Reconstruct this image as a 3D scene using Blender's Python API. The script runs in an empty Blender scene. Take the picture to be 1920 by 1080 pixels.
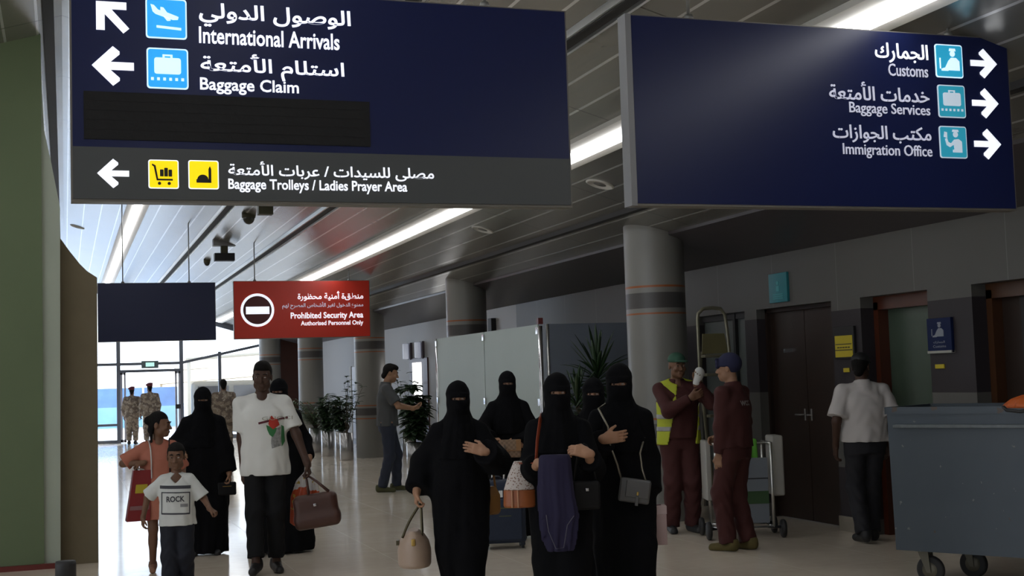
import bpy, math, random
import numpy as np
from mathutils import Vector, Matrix
random.seed(7); RNG = np.random.default_rng(7)
scene = bpy.context.scene
COL = scene.collection
PI = math.pi

# ---------------------------------------------------------------- camera
FPX = 2450.0
CX, CY = 960.0, 540.0
EYE = np.array([0.0, 0.0, 1.55])
def _basis():
    a = np.array([122 - CX, 735 - CY, FPX]); yv = a / np.linalg.norm(a)
    e = np.array([122 + 8000 - CX, 735 - 8000 * 0.032 - CY, FPX])
    zv = np.cross(yv, e); zv /= np.linalg.norm(zv)
    if zv[1] > 0: zv = -zv
    return np.array([np.cross(yv, zv), yv, zv])
RC = _basis()
cam_d = bpy.data.cameras.new('camera'); cam = bpy.data.objects.new('camera', cam_d); COL.objects.link(cam)
cam_d.sensor_width = 36.0; cam_d.lens = FPX * 36.0 / 1920.0
cam_d.clip_start = 0.05; cam_d.clip_end = 400
_r, _u, _b = RC[:, 0], -RC[:, 1], -RC[:, 2]
cam.matrix_world = Matrix(((_r[0], _u[0], _b[0], EYE[0]), (_r[1], _u[1], _b[1], EYE[1]), (_r[2], _u[2], _b[2], EYE[2]), (0, 0, 0, 1)))
scene.camera = cam
scene.view_settings.view_transform = 'Standard'
scene.view_settings.look = 'None'
scene.view_settings.exposure = 0.0
scene.view_settings.gamma = 1.0
scene.view_settings.use_curve_mapping = False

# ---------------------------------------------------------------- daylight beyond the glass end
world = bpy.data.worlds.new('sky'); scene.world = world; world.use_nodes = True
wn = world.node_tree.nodes; wl = world.node_tree.links
bg = wn['Background']; bg.inputs[1].default_value = SKY_STRENGTH = 3.6
tc = wn.new('ShaderNodeTexCoord'); sp = wn.new('ShaderNodeSeparateXYZ'); rmp = wn.new('ShaderNodeValToRGB')
wl.new(tc.outputs['Generated'], sp.inputs[0]); wl.new(sp.outputs['Z'], rmp.inputs[0]); wl.new(rmp.outputs[0], bg.inputs[0])
rmp.color_ramp.elements[0].color = (0.86, 0.92, 1.0, 1); rmp.color_ramp.elements[1].color = (0.42, 0.62, 1.0, 1)
sun_d = bpy.data.lights.new('sun', 'SUN'); sun_d.energy = 4.5; sun_d.angle = 0.01; sun_d.color = (1, .95, .86)
sun = bpy.data.objects.new('sun', sun_d); COL.objects.link(sun); sun.rotation_euler = (math.radians(-28), math.radians(14), 0)

# ---------------------------------------------------------------- pixel -> place helpers (real distances given each time)
def ray(px, py): return RC @ np.array([px - CX, py - CY, FPX])
def onZ(px, py, z=0.0): r = ray(px, py); return EYE + r * (z - EYE[2]) / r[2]
def onX(px, py, X): r = ray(px, py); return EYE + r * X / r[0]
def onY(px, py, Y): r = ray(px, py); return EYE + r * Y / r[1]
def onD(px, py, d): return EYE + ray(px, py) * d / FPX
CEIL_A, CEIL_B = 4.85, 0.30
def onCeil(px, py):
    r = ray(px, py); t = (CEIL_A - EYE[2]) / (r[2] + CEIL_B * r[0]); return EYE + r * t

# ---------------------------------------------------------------- materials
MATS = {}
def mat(name, col, rough=.5, metal=0.0, emit=None, es=1.0, noise=0.0, nscale=8.0, bump=0.0, bscale=60.0, spec=.5, alpha=None, trans=0.0, sheen=0.0, ior=None):
    if name in MATS: return MATS[name]
    m = bpy.data.materials.new(name); m.use_nodes = True; MATS[name] = m
    nt = m.node_tree; p = nt.nodes['Principled BSDF']
    c4 = (*col, 1)
    p.inputs['Base Color'].default_value = c4
    p.inputs['Roughness'].default_value = rough; p.inputs['Metallic'].default_value = metal
    p.inputs['Specular IOR Level'].default_value = spec
    if sheen: p.inputs['Sheen Weight'].default_value = sheen
    if emit is not None:
        p.inputs['Emission Color'].default_value = (*emit, 1); p.inputs['Emission Strength'].default_value = es
    if trans: p.inputs['Transmission Weight'].default_value = trans
    if alpha is not None: p.inputs['Alpha'].default_value = alpha
    if noise or bump:
        t = nt.nodes.new('ShaderNodeTexCoord')
        if noise:
            n = nt.nodes.new('ShaderNodeTexNoise'); n.inputs['Scale'].default_value = nscale; n.inputs['Detail'].default_value = 6
            nt.links.new(t.outputs['Object'], n.inputs['Vector'])
            mx = nt.nodes.new('ShaderNodeMix'); mx.data_type = 'RGBA'
            mx.inputs[6].default_value = (*[max(0, x * (1 - noise)) for x in col], 1)
            mx.inputs[7].default_value = (*[min(1, x * (1 + noise)) for x in col], 1)
            nt.links.new(n.outputs['Fac'], mx.inputs[0]); nt.links.new(mx.outputs[2], p.inputs['Base Color'])
        if bump:
            n2 = nt.nodes.new('ShaderNodeTexNoise'); n2.inputs['Scale'].default_value = bscale; n2.inputs['Detail'].default_value = 4
            nt.links.new(t.outputs['Object'], n2.inputs['Vector'])
            b = nt.nodes.new('ShaderNodeBump'); b.inputs['Strength'].default_value = bump; b.inputs['Distance'].default_value = .01
            nt.links.new(n2.outputs['Fac'], b.inputs['Height']); nt.links.new(b.outputs[0], p.inputs['Normal'])
    return m

class NT:
    """small helper to write node graphs"""
    def __init__(s, m): s.m = m; s.nt = m.node_tree; s.p = s.nt.nodes['Principled BSDF']
    def n(s, t, **kw):
        x = s.nt.nodes.new(t)
        for k, v in kw.items(): setattr(x, k, v)
        return x
    def l(s, a, b): s.nt.links.new(a, b)
    def math(s, op, a, b=None):
        x = s.n('ShaderNodeMath', operation=op)
        for i, v in enumerate((a, b)):
            if v is None: continue
            if isinstance(v, (int, float)): x.inputs[i].default_value = v
            else: s.l(v, x.inputs[i])
        return x.outputs[0]
    def mix(s, f, a, b):
        x = s.n('ShaderNodeMix', data_type='RGBA')
        for i, v in ((0, f), (6, a), (7, b)):
            if isinstance(v, tuple): x.inputs[i].default_value = (*v, 1)
            elif isinstance(v, (int, float)): x.inputs[i].default_value = v
            else: s.l(v, x.inputs[i])
        return x.outputs[2]
    def noise(s, vec, scale, detail=5):
        x = s.n('ShaderNodeTexNoise'); x.inputs['Scale'].default_value = scale; x.inputs['Detail'].default_value = detail
        s.l(vec, x.inputs['Vector']); return x.outputs['Fac']
    def stripe(s, coord, period, width):
        f = s.math('FRACT', s.math('DIVIDE', coord, period))
        return s.math('LESS_THAN', f, width / period)

# ---------------------------------------------------------------- objects, parts, tags
def tag(o, label=None, cat=None, group=None, kind=None):
    if label: o['label'] = label
    if cat: o['category'] = cat
    if group: o['group'] = group
    if kind: o['kind'] = kind
    return o
def thing(name, label, cat, loc=(0, 0, 0), rz=0.0, group=None):
    o = bpy.data.objects.new(name, None); COL.objects.link(o); o.empty_display_size = .1
    o.location = loc; o.rotation_euler = (0, 0, rz)
    return tag(o, label, cat, group)
def copy_tree(o, parent=None):
    c = o.copy(); COL.objects.link(c); c.parent = parent
    for ch in list(o.children): copy_tree(ch, c)
    return c

class MB:
    """mesh builder: collects shapes, links them as ONE mesh object"""
    def __init__(s): s.v = []; s.f = []; s.mi = []; s.sm = []; s.cur = 0
    def add(s, verts, faces, smooth=False):
        o = len(s.v); s.v += [tuple(map(float, v)) for v in verts]
        for f in faces: s.f.append(tuple(o + i for i in f)); s.mi.append(s.cur); s.sm.append(smooth)
        return s
    def box(s, lo, hi, bev=0.0):
        x0, y0, z0 = lo; x1, y1, z1 = hi
        if bev <= 0:
            V = [(x0, y0, z0), (x1, y0, z0), (x1, y1, z0), (x0, y1, z0), (x0, y0, z1), (x1, y0, z1), (x1, y1, z1), (x0, y1, z1)]
            return s.add(V, [(0, 3, 2, 1), (4, 5, 6, 7), (0, 1, 5, 4), (1, 2, 6, 5), (2, 3, 7, 6), (3, 0, 4, 7)])
        return s.rbox(((x0 + x1) / 2, (y0 + y1) / 2, (z0 + z1) / 2), ((x1 - x0) / 2, (y1 - y0) / 2, (z1 - z0) / 2), bev)
    def rbox(s, c, hx, b, n=3):
        """box with rounded edges: a cube-sphere pushed out to the box"""
        n2 = 2 * n; b = min(b, min(hx) * .98)
        idx = {}; V = []; F = []
        def vert(i, j, k):
            key = (i, j, k)
            if key in idx: return idx[key]
            p = []
            for t, h in ((i, hx[0]), (j, hx[1]), (k, hx[2])):
                if t <= n: u = -1 + t / n
                else: u = (t - n - 1) / n
                p.append((u, -1 if t <= n else 1, h))
            d = Vector((p[0][0], p[1][0], p[2][0]))
            if d.length > 0:
                m = max(abs(d.x), abs(d.y), abs(d.z))
                # spherify
                x, y, z = d
                q = Vector((x * math.sqrt(max(0, 1 - y * y / 2 - z * z / 2 + y * y * z * z / 3)), y * math.sqrt(max(0, 1 - z * z / 2 - x * x / 2 + z * z * x * x / 3)), z * math.sqrt(max(0, 1 - x * x / 2 - y * y / 2 + x * x * y * y / 3))))
            else: q = d
            P = tuple(c[a] + p[a][1] * (p[a][2] - b) + q[a] * b for a in range(3))
            idx[key] = len(V); V.append(P); return idx[key]
        N = 2 * n + 1
        for a in range(N):
            for e in range(N):
                F.append((vert(a, e, 0), vert(a, e + 1, 0), vert(a + 1, e + 1, 0), vert(a + 1, e, 0)))
                F.append((vert(a, e, N), vert(a + 1, e, N), vert(a + 1, e + 1, N), vert(a, e + 1, N)))
                F.append((vert(a, 0, e), vert(a + 1, 0, e), vert(a + 1, 0, e + 1), vert(a, 0, e + 1)))
                F.append((vert(a, N, e), vert(a, N, e + 1), vert(a + 1, N, e + 1), vert(a + 1, N, e)))
                F.append((vert(0, a, e), vert(0, a, e + 1), vert(0, a + 1, e + 1), vert(0, a + 1, e)))
                F.append((vert(N, a, e), vert(N, a + 1, e), vert(N, a + 1, e + 1), vert(N, a, e + 1)))
        return s.add(V, F, True)
    def tube(s, pts, r, n=10, flat=(1, 1), cap=True, up=None):
        pts = [Vector(p) for p in pts]; rs = r if isinstance(r, (list, tuple)) else [r] * len(pts)
        V = []; F = []; side = None
        for i, p in enumerate(pts):
            d = (pts[min(i + 1, len(pts) - 1)] - pts[max(i - 1, 0)]).normalized()
            if side is None:
                ref = Vector(up) if up else (Vector((0, 0, 1)) if abs(d.z) < .9 else Vector((0, 1, 0)))
                side = d.cross(ref).normalized()
            else: side = (side - d * side.dot(d)).normalized()
            oth = d.cross(side).normalized()
            for k in range(n):
                a = 2 * PI * k / n
                V.append(p + side * (math.cos(a) * rs[i] * flat[0]) + oth * (math.sin(a) * rs[i] * flat[1]))
        m = len(pts)
        for i in range(m - 1):
            for k in range(n): F.append((i * n + k, i * n + (k + 1) % n, (i + 1) * n + (k + 1) % n, (i + 1) * n + k))
        if cap: F.append(tuple(reversed(range(n)))); F.append(tuple((m - 1) * n + k for k in range(n)))
        return s.add(V, F, n > 6)
    def lathe(s, prof, c=(0, 0, 0), n=32, cap=True, axis='z'):
        V = []; F = []; m = len(prof)
        for (r, z) in prof:
            for k in range(n):
                a = 2 * PI * k / n
                p = (r * math.cos(a), r * math.sin(a), z)
                if axis == 'y': p = (p[0], p[2], p[1])
                if axis == 'x': p = (p[2], p[0], p[1])
                V.append((c[0] + p[0], c[1] + p[1], c[2] + p[2]))
        for i in range(m - 1):
            for k in range(n): F.append((i * n + k, i * n + (k + 1) % n, (i + 1) * n + (k + 1) % n, (i + 1) * n + k))
        if cap: F.append(tuple(reversed(range(n)))); F.append(tuple((m - 1) * n + k for k in range(n)))
        return s.add(V, F, True)
    def prism(s, poly, y0, y1, plane='xz'):
        """polygon in xz (or xy, yz) extruded along the third axis"""
        n = len(poly); V = []
        for y in (y0, y1):
            for (a, b) in poly: V.append({'xz': (a, y, b), 'xy': (a, b, y), 'yz': (y, a, b)}[plane])
        F = [tuple(range(n)), tuple(reversed(range(n, 2 * n)))] + [(i, i + n, (i + 1) % n + n, (i + 1) % n) for i in range(n)]
        return s.add(V, F)
    def sphere(s, c, r, n=14, m=10):
        rr = r if isinstance(r, (tuple, list)) else (r, r, r)
        V = []; F = []
        for i in range(m + 1):
            t = PI * i / m
            for k in range(n):
                a = 2 * PI * k / n
                V.append((c[0] + rr[0] * math.sin(t) * math.cos(a), c[1] + rr[1] * math.sin(t) * math.sin(a), c[2] + rr[2] * math.cos(t)))
        for i in range(m):
            for k in range(n): F.append((i * n + k, (i + 1) * n + k, (i + 1) * n + (k + 1) % n, i * n + (k + 1) % n))
        return s.add(V, F, True)
    def xform(s, M, start=0):
        for i in range(start, len(s.v)): s.v[i] = tuple(M @ Vector(s.v[i]))
        return s
    def build(s, name, mats, parent=None, loc=None, rz=0.0, fix=True):
        me = bpy.data.meshes.new(name); me.from_pydata(s.v, [], s.f)
        for m in (mats if isinstance(mats, (list, tuple)) else [mats]): me.materials.append(m)
        me.polygons.foreach_set('material_index', s.mi); me.polygons.foreach_set('use_smooth', s.sm)
        me.validate(); me.update()
        if fix:
            import bmesh
            b = bmesh.new(); b.from_mesh(me)
            bmesh.ops.remove_doubles(b, verts=b.verts, dist=1e-6)
            bmesh.ops.recalc_face_normals(b, faces=b.faces); b.to_mesh(me); b.free()
        o = bpy.data.objects.new(name, me); COL.objects.link(o); o.parent = parent
        if loc is not None: o.location = loc
        o.rotation_euler = (0, 0, rz)
        return o
def struct(name, mb, m): o = mb.build(name, m); o['kind'] = 'structure'; return o

# ---------------------------------------------------------------- lettering
AR = {}
for _c, _b, _n in [('ا', 0xFE8D, 2), ('ب', 0xFE8F, 4), ('ة', 0xFE93, 2), ('ت', 0xFE95, 4), ('ج', 0xFE9D, 4), ('ح', 0xFEA1, 4), ('خ', 0xFEA5, 4), ('د', 0xFEA9, 2), ('ر', 0xFEAD, 2), ('ز', 0xFEAF, 2), ('س', 0xFEB1, 4), ('ش', 0xFEB5, 4), ('ص', 0xFEB9, 4), ('ط', 0xFEC1, 4), ('ظ', 0xFEC5, 4), ('ع', 0xFEC9, 4), ('غ', 0xFECD, 4), ('ك', 0xFED9, 4), ('ل', 0xFEDD, 4), ('م', 0xFEE1, 4), ('ن', 0xFEE5, 4), ('ه', 0xFEE9, 4), ('و', 0xFEED, 2), ('ى', 0xFEEF, 2), ('ي', 0xFEF1, 4), ('أ', 0xFE83, 2)]:
    AR[_c] = [chr(_b + i) if i < _n else None for i in range(4)]
def shape_arabic(s):
    out = []; prev = False
    for i, ch in enumerate(s):
        if ch not in AR: out.append(ch); prev = False; continue
        nx = i + 1 < len(s) and s[i + 1] in AR
        if AR[ch][2] is not None and nx: out.append(AR[ch][3 if prev else 2]); prev = True
        else: out.append(AR[ch][1 if prev else 0]); prev = False
    return ''.join(reversed(out))
_TC = bpy.data.curves.new('lettering', 'FONT'); _TO = bpy.data.objects.new('lettering', _TC); COL.objects.link(_TO)
def _eval_text(body, bold, ext):
    _TC.body = body; _TC.size = 1.0; _TC.offset = bold; _TC.extrude = ext; _TC.resolution_u = 3
    dg = bpy.context.evaluated_depsgraph_get(); dg.update()
    me = bpy.data.meshes.new_from_object(_TO.evaluated_get(dg))
    v = np.array([x.co[:] for x in me.vertices]); f = [tuple(p.vertices) for p in me.polygons]
    bpy.data.meshes.remove(me)
    return v, f
def text_mesh(s, x0, x1, z0, z1, y, bold=.012, ext=.02, mb=None, front=-1):
    """letters of s fitted into the rectangle x0..x1, z0..z1 on the plane y (facing -y)"""
    if any(c in AR for c in s): s = shape_arabic(s)
    mb = mb or MB(); ref = _eval_text('I', 0, 0)[0][:, 0].max(); V = []; F = []; o = 0
    for i, ch in enumerate(s):
        if ch == ' ': continue
        pre = s[:i].replace(' ', '\u00a0')
        adv = (_eval_text(pre + 'I', 0, 0)[0][:, 0].max() - ref) if pre else 0.0
        v, f = _eval_text(ch, bold, ext)
        if len(v) == 0: continue
        v = v.copy(); v[:, 0] += adv; V.append(v); F += [tuple(o + k for k in q) for q in f]; o += len(v)
    V = np.vstack(V); lo, hi = V.min(0), V.max(0)
    P = [(x0 + (v[0] - lo[0]) / (hi[0] - lo[0]) * (x1 - x0), y - v[2] * .1, z0 + (v[1] - lo[1]) / (hi[1] - lo[1]) * (z1 - z0)) for v in V]
    return mb.add(P, F)
# ---------------------------------------------------------------- surfaces of the hall
def floor_material():
    m = mat('floor_stone', (.5, .45, .38), rough=.13, spec=.5); g = NT(m)
    t = g.n('ShaderNodeTexCoord'); s = g.n('ShaderNodeSeparateXYZ'); g.l(t.outputs['Object'], s.inputs[0])
    n1 = g.noise(t.outputs['Object'], 1.3, 8); n2 = g.noise(t.outputs['Object'], 9, 8)
    # one slightly different tone per slab
    ix = g.math('FLOOR', g.math('DIVIDE', s.outputs['X'], .9)); iy = g.math('FLOOR', g.math('DIVIDE', s.outputs['Y'], .9))
    w = g.n('ShaderNodeTexWhiteNoise', noise_dimensions='2D'); cv = g.n('ShaderNodeCombineXYZ'); g.l(ix, cv.inputs[0]); g.l(iy, cv.inputs[1]); g.l(cv.outputs[0], w.inputs['Vector'])
    a = g.mix(n1, (.60, .51, .40), (.90, .80, .67)); a = g.mix(g.math('MULTIPLY', n2, .4), a, (.92, .84, .72))
    a = g.mix(g.math('MULTIPLY', w.outputs['Value'], .22), a, (.62, .54, .43))
    j = g.math('MAXIMUM', g.stripe(s.outputs['X'], .9, .005), g.stripe(s.outputs['Y'], .9, .005))
    a = g.mix(g.math('MULTIPLY', j, .6), a, (.2, .17, .14)); g.l(a, g.p.inputs['Base Color'])
    r = g.math('ADD', g.math('MULTIPLY', n2, .10), .07); r = g.math('ADD', r, g.math('MULTIPLY', j, .4)); g.l(r, g.p.inputs['Roughness'])
    b = g.n('ShaderNodeBump'); b.inputs['Strength'].default_value = .04; b.inputs['Distance'].default_value = .02
    g.l(g.noise(t.outputs['Object'], 2.2, 3), b.inputs['Height']); g.l(b.outputs[0], g.p.inputs['Normal'])
    return m
def ceiling_material():
    m = mat('ceiling_metal_planks', (.5, .5, .48), rough=.25, metal=.6); g = NT(m)
    t = g.n('ShaderNodeTexCoord'); s = g.n('ShaderNodeSeparateXYZ'); g.l(t.outputs['Object'], s.inputs[0])
    lx = g.stripe(g.math('ADD', s.outputs['X'], 20.02), .275, .022); ly = g.stripe(g.math('ADD', s.outputs['Y'], 20.56), 2.32, .02)
    n1 = g.noise(t.outputs['Object'], .5, 4)
    a = g.mix(n1, (.235, .23, .205), (.33, .325, .30)); a = g.mix(g.math('MULTIPLY', lx, .75), a, (.85, .85, .84)); a = g.mix(g.math('MULTIPLY', ly, .8), a, (.05, .05, .05))
    g.l(a, g.p.inputs['Base Color'])
    mp = g.n('ShaderNodeMapping'); mp.inputs['Scale'].default_value = (3.6, .9, 1); g.l(t.outputs['Object'], mp.inputs[0])
    b = g.n('ShaderNodeBump'); b.inputs['Strength'].default_value = .35; b.inputs['Distance'].default_value = .02
    h = g.math('SUBTRACT', g.noise(mp.outputs[0], 1.0, 3), g.math('MULTIPLY', lx, .5)); g.l(h, b.inputs['Height']); g.l(b.outputs[0], g.p.inputs['Normal'])
    return m
def wall_material():
    """white stone wall with purple-grey bands near the doors, painted by height"""
    m = mat('wall_banded', (.5, .5, .48), rough=.5, spec=.3); g = NT(m)
    t = g.n('ShaderNodeTexCoord'); s = g.n('ShaderNodeSeparateXYZ'); g.l(t.outputs['Object'], s.inputs[0]); z = s.outputs['Z']
    n1 = g.noise(t.outputs['Object'], .8, 6)
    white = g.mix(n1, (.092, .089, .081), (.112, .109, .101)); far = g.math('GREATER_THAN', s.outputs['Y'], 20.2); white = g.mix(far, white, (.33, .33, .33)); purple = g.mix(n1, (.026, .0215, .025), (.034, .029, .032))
    seam = g.math('MULTIPLY', g.stripe(g.math('ADD', s.outputs['Y'], 30), 1.2, .008), .3); white = g.mix(seam, white, (.3, .3, .3))
    def band(lo, hi): return g.math('MULTIPLY', g.math('GREATER_THAN', z, lo), g.math('LESS_THAN', z, hi))
    f = g.math('MAXIMUM', band(.14, .6), band(1.31, 2.09)); f = g.math('MULTIPLY', f, g.math('LESS_THAN', s.outputs['Y'], 14.6))
    f = g.math('MAXIMUM', f, g.math('GREATER_THAN', z, 2.80))
    g.l(g.mix(f, white, purple), g.p.inputs['Base Color'])
    return m
M_floor = floor_material(); M_ceil = ceiling_material(); M_wall = wall_material()
M_soffit = mat('purple_soffit', (.060, .052, .058), rough=.4, noise=.15)
M_green = mat('green_panel', (.115, .155, .075), rough=.55, noise=.06, nscale=3)
M_pale = mat('pale_green_edge', (.36, .40, .32), rough=.5, noise=.06, nscale=3)
M_brown = mat('fibreboard', (.145, .115, .065), rough=.7, noise=.12, nscale=6)
M_red = mat('red_skirting', (.12, .012, .008), rough=.5)
M_frame = mat('grey_blue_frame', (.16, .18, .22), rough=.35, metal=.6)
M_black = mat('black_matte', (.012, .012, .013), rough=.6)
M_slot = mat('ceiling_slot_black', (.015, .015, .016), rough=.7)
M_steel = mat('brushed_steel', (.55, .55, .56), rough=.22, metal=1)
M_alu = mat('aluminium', (.62, .62, .6), rough=.33, metal=1)
M_wood = mat('dark_wood', (.020, .010, .006), rough=.45, noise=.3, nscale=5)
M_redwood = mat('red_brown_wood', (.07, .016, .006), rough=.35, noise=.25, nscale=5)
M_white = mat('white_paint', (.75, .75, .73), rough=.45)
M_strip = mat('strip_light', (.9, .9, .9), rough=.5, emit=(.97, .98, 1), es=8.8)
M_tray = mat('light_tray', (.62, .60, .55), rough=.5)

HALL_END = 40.3
B = MB(); B.box((-8, -14, -.1), (8.6, HALL_END + .15, 0)); struct('floor', B, M_floor)
# pitched metal-plank ceiling, ridge above x = 0
B = MB(); e = 6.05; ze = CEIL_A - CEIL_B * e
B.add([(-e, -14, ze), (0, -14, CEIL_A), (e, -14, ze), (-e, HALL_END, ze), (0, HALL_END, CEIL_A), (e, HALL_END, ze)], [(0, 1, 4, 3), (1, 2, 5, 4)])
B.add([(-e, -14, ze + .1), (0, -14, CEIL_A + .1), (e, -14, ze + .1), (-e, HALL_END, ze + .1), (0, HALL_END, CEIL_A + .1), (e, HALL_END, ze + .1)], [(0, 3, 4, 1), (1, 4, 5, 2)])
struct('ceiling', B, M_ceil)
def cz(x): return CEIL_A - CEIL_B * abs(x)
B = MB(); B.add([(e, -14, ze - .03), (7.3, -14, cz(7.3) + .0), (7.3, HALL_END, cz(7.3)), (e, HALL_END, ze - .03), (e, -14, ze + .14), (e, HALL_END, ze + .14)], [(0, 1, 2, 3), (0, 3, 5, 4)])
B.add([(-e, -14, ze - .03), (-8, -14, cz(8)), (-8, HALL_END, cz(8)), (-e, HALL_END, ze - .03)], [(0, 3, 2, 1)])
struct('ceiling_edge', B, M_soffit)
# slots running along the ceiling
for k, x in enumerate((-.11, 2.26, 3.30, 5.45)):
    B = MB(); w = .045; z = cz(x)
    B.cur = 0; B.box((x - w, -14, z - .035), (x + w, HALL_END - .02, z + .02)); B.cur = 1
    for sx in ((-1, 1) if k in (1, 2) else ()): B.box((x + sx * (w + .012) - .012, -14, z - .045 - sx * .014), (x + sx * (w + .012) + .012, HALL_END - .02, z + .02))
    o = B.build('trim_%d' % (k + 1), [M_slot, M_alu]); o['kind'] = 'structure'

# right wall with its door openings
WX = 7.0
D2 = (9.43, 10.43); DD = (10.92, 12.36); D3 = (7.55, 8.85); D4 = (12.62, 13.72); DF = (25.75, 27.2)
DZ = 2.19
B = MB(); cuts = sorted([D2, DD, D3, D4, DF]); y = -14
for (a, b) in cuts:
    B.box((WX, y, 0), (WX + .25, a, 3.0)); B.box((WX, a, DZ if a < 20 else 2.02), (WX + .25, b, 3.0)); y = b
B.box((WX, y, 0), (WX + .25, HALL_END, 3.0)); struct('wall_right', B, M_wall)
B = MB(); y = -14
for (a, b) in sorted([D2, DD, D3, D4, DF]): B.box((WX - .025, y, 0), (WX, a, .14)); y = b
B.box((WX - .025, y, 0), (WX, HALL_END, .14)); struct('baseboard_right', B, mat('stone_base', (.24, .21, .165), rough=.3, noise=.2))
B = MB(); B.box((-8.1, -14, 0), (-7.9, -9, 2.7)); B.box((-8.1, 9, 0), (-7.9, HALL_END, 2.7)); B.box((-8.1, -9, 0), (-7.9, 9, .35)); struct('wall_left', B, M_wall)
# added row of unseen windows at the left, letting sky light onto the people
B = MB()
for k in range(10): yy = -9 + 2 * k; B.box((-8.06, yy - .04, .35), (-7.94, yy + .04, 2.7))
B.box((-8.06, -9, .35), (-7.94, 9, .42)); B.box((-8.06, -9, 2.38), (-7.94, 9, 2.46)); o = B.build('window_added', M_frame); o['kind'] = 'structure'
B = MB(); B.box((-8, -14.1, 0), (8.6, -13.9, 4.9)); struct('wall_rear', B, mat('rear_wall', (.3, .3, .29), rough=.6))
# green wall end at the left, its pale edge and the board hoarding behind it
B = MB(); B.box((-8, 12.4, .0), (-.185, 12.55, cz(.185))); struct('wall_green', B, M_green)
B = MB(); B.box((-8, 12.36, 0), (-.06, 12.4, .045)); struct('baseboard_green', B, M_red)
B = MB(); B.prism([(-.185, 0), (-.05, 0), (-.03, 3.22), (-.105, 3.64), (-.16, 3.92), (-.178, 4.3), (-.185, 4.6)], 12.43, 12.53); struct('trim_pale', B, M_pale)
B = MB(); B.prism([(-.6, 0), (.275, 0), (.287, 2.59), (.20, 2.65), (.139, 2.714), (.047, 2.837), (-.035, 2.96), (-.09, 3.1), (-.6, 4.0)], 12.56, 12.60)
tag(B.build('hoarding_board', M_brown), 'tall brown fibreboard hoarding with a curved sloping top beside the green wall', 'board')

# ---------------------------------------------------------------- columns
def column_material():
    m = mat('banded_column', (.42, .41, .38), rough=.4); g = NT(m)
    t = g.n('ShaderNodeTexCoord'); s = g.n('ShaderNodeSeparateXYZ'); g.l(t.outputs['Object'], s.inputs[0]); z = s.outputs['Z']
    def band(lo, hi): return g.math('MULTIPLY', g.math('GREATER_THAN', z, lo), g.math('LESS_THAN', z, hi))
    n1 = g.noise(t.outputs['Object'], 1.5, 5); c = g.mix(n1, (.18, .176, .16), (.225, .22, .205))
    dark = g.math('MAXIMUM', band(2.235, 2.40), band(.87, 1.02)); c = g.mix(dark, c, (.065, .06, .058))
    red = band(2.17, 2.188)
    for lo in (2.455, 1.06, .795): red = g.math('MAXIMUM', red, band(lo, lo + .022))
    g.l(g.mix(red, c, (.30, .085, .02)), g.p.inputs['Base Color'])
    return m
M_col = column_material()
for k, (x, yy) in enumerate([(6.02, 12.78), (6.02, 19.78), (6.02, 26.8), (6.02, 33.75), (5.86, 39.75)]):
    B = MB(); B.lathe([(.32, 0), (.32, cz(x - .34) + .06)], n=64, cap=False); o = B.build('column', M_col, loc=(x, yy, 0)); o['kind'] = 'structure'
for x, yy in [(-6.02, 19.78), (-6.02, 26.8), (-6.02, 33.75)]:
    B = MB(); B.lathe([(.32, 0), (.32, cz(abs(x) - .34) + .06)], n=40, cap=False); o = B.build('column', M_col, loc=(x, yy, 0)); o['kind'] = 'structure'

# ---------------------------------------------------------------- strip lights in the ceiling
def strip_light(x, label, group=None):
    t = thing('ceiling_light', label, 'ceiling light', (x, 0, cz(x)), 0)
    B = MB(); B.box((-.16, -14, -.05), (.16, 39.9, .01)); o = B.build('housing', M_tray, t)
    y = -13.8
    while y < 39:
        B = MB(); B.box((-.055, y, -.075), (.055, y + 2.28, -.048)); B.build('diffuser', M_strip, t); y += 2.32
    o.rotation_euler = (0, 0, 0)
    for ch in t.children: ch.rotation_euler = (0, math.atan(CEIL_B) * (1 if x > 0 else -1), 0)
strip_light(1.13, 'long white strip light running down the ceiling above the dark blank blue sign')
strip_light(4.33, 'long white strip light running along the ceiling behind the red sign')
strip_light(-2.1, 'added long white strip light, out of view on the left slope of the ceiling')  # added unseen strip, continues the row to brighten the left side
strip_light(-5.2, 'added long white strip light, out of view at the low left edge of the ceiling')  # second added unseen strip, more light from the left

# ---------------------------------------------------------------- glass end of the hall
M_glass = bpy.data.materials.new('clear_glass'); M_glass.use_nodes = True
_nt = M_glass.node_tree; _nt.nodes.clear()
_o = _nt.nodes.new('ShaderNodeOutputMaterial'); _mx = _nt.nodes.new('ShaderNodeMixShader'); _tr = _nt.nodes.new('ShaderNodeBsdfTransparent'); _gl = _nt.nodes.new('ShaderNodeBsdfGlossy'); _fr = _nt.nodes.new('ShaderNodeFresnel')
_tr.inputs[0].default_value = (.93, .97, 1, 1); _gl.inputs['Roughness'].default_value = .02; _fr.inputs[0].default_value = 1.45
_nt.links.new(_fr.outputs[0], _mx.inputs[0]); _nt.links.new(_tr.outputs[0], _mx.inputs[1]); _nt.links.new(_gl.outputs[0], _mx.inputs[2]); _nt.links.new(_mx.outputs[0], _o.inputs[0])
Y = HALL_END
X1 = onY(222, 700, Y)[0]; X2 = onY(340, 700, Y)[0]
B = MB()
for x in (-6, -3.5, -1.2, X1, X2): B.box((x - .055, Y - .07, 0), (x + .055, Y + .07, cz(x)))
XP = onY(412, 700, Y)[0]; B.box((XP - .045, Y - .05, 0), (XP + .045, Y + .05, 2.62))
B.box((-7.9, Y - .06, 2.27), (X1, Y + .06, 2.35)); B.box((X1, Y - .06, 2.27), (X2, Y + .06, 2.35)); B.box((X1, Y - .06, 2.06), (X2, Y + .06, 2.14))
z1 = onY(483, 643, Y)[2]
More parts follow.
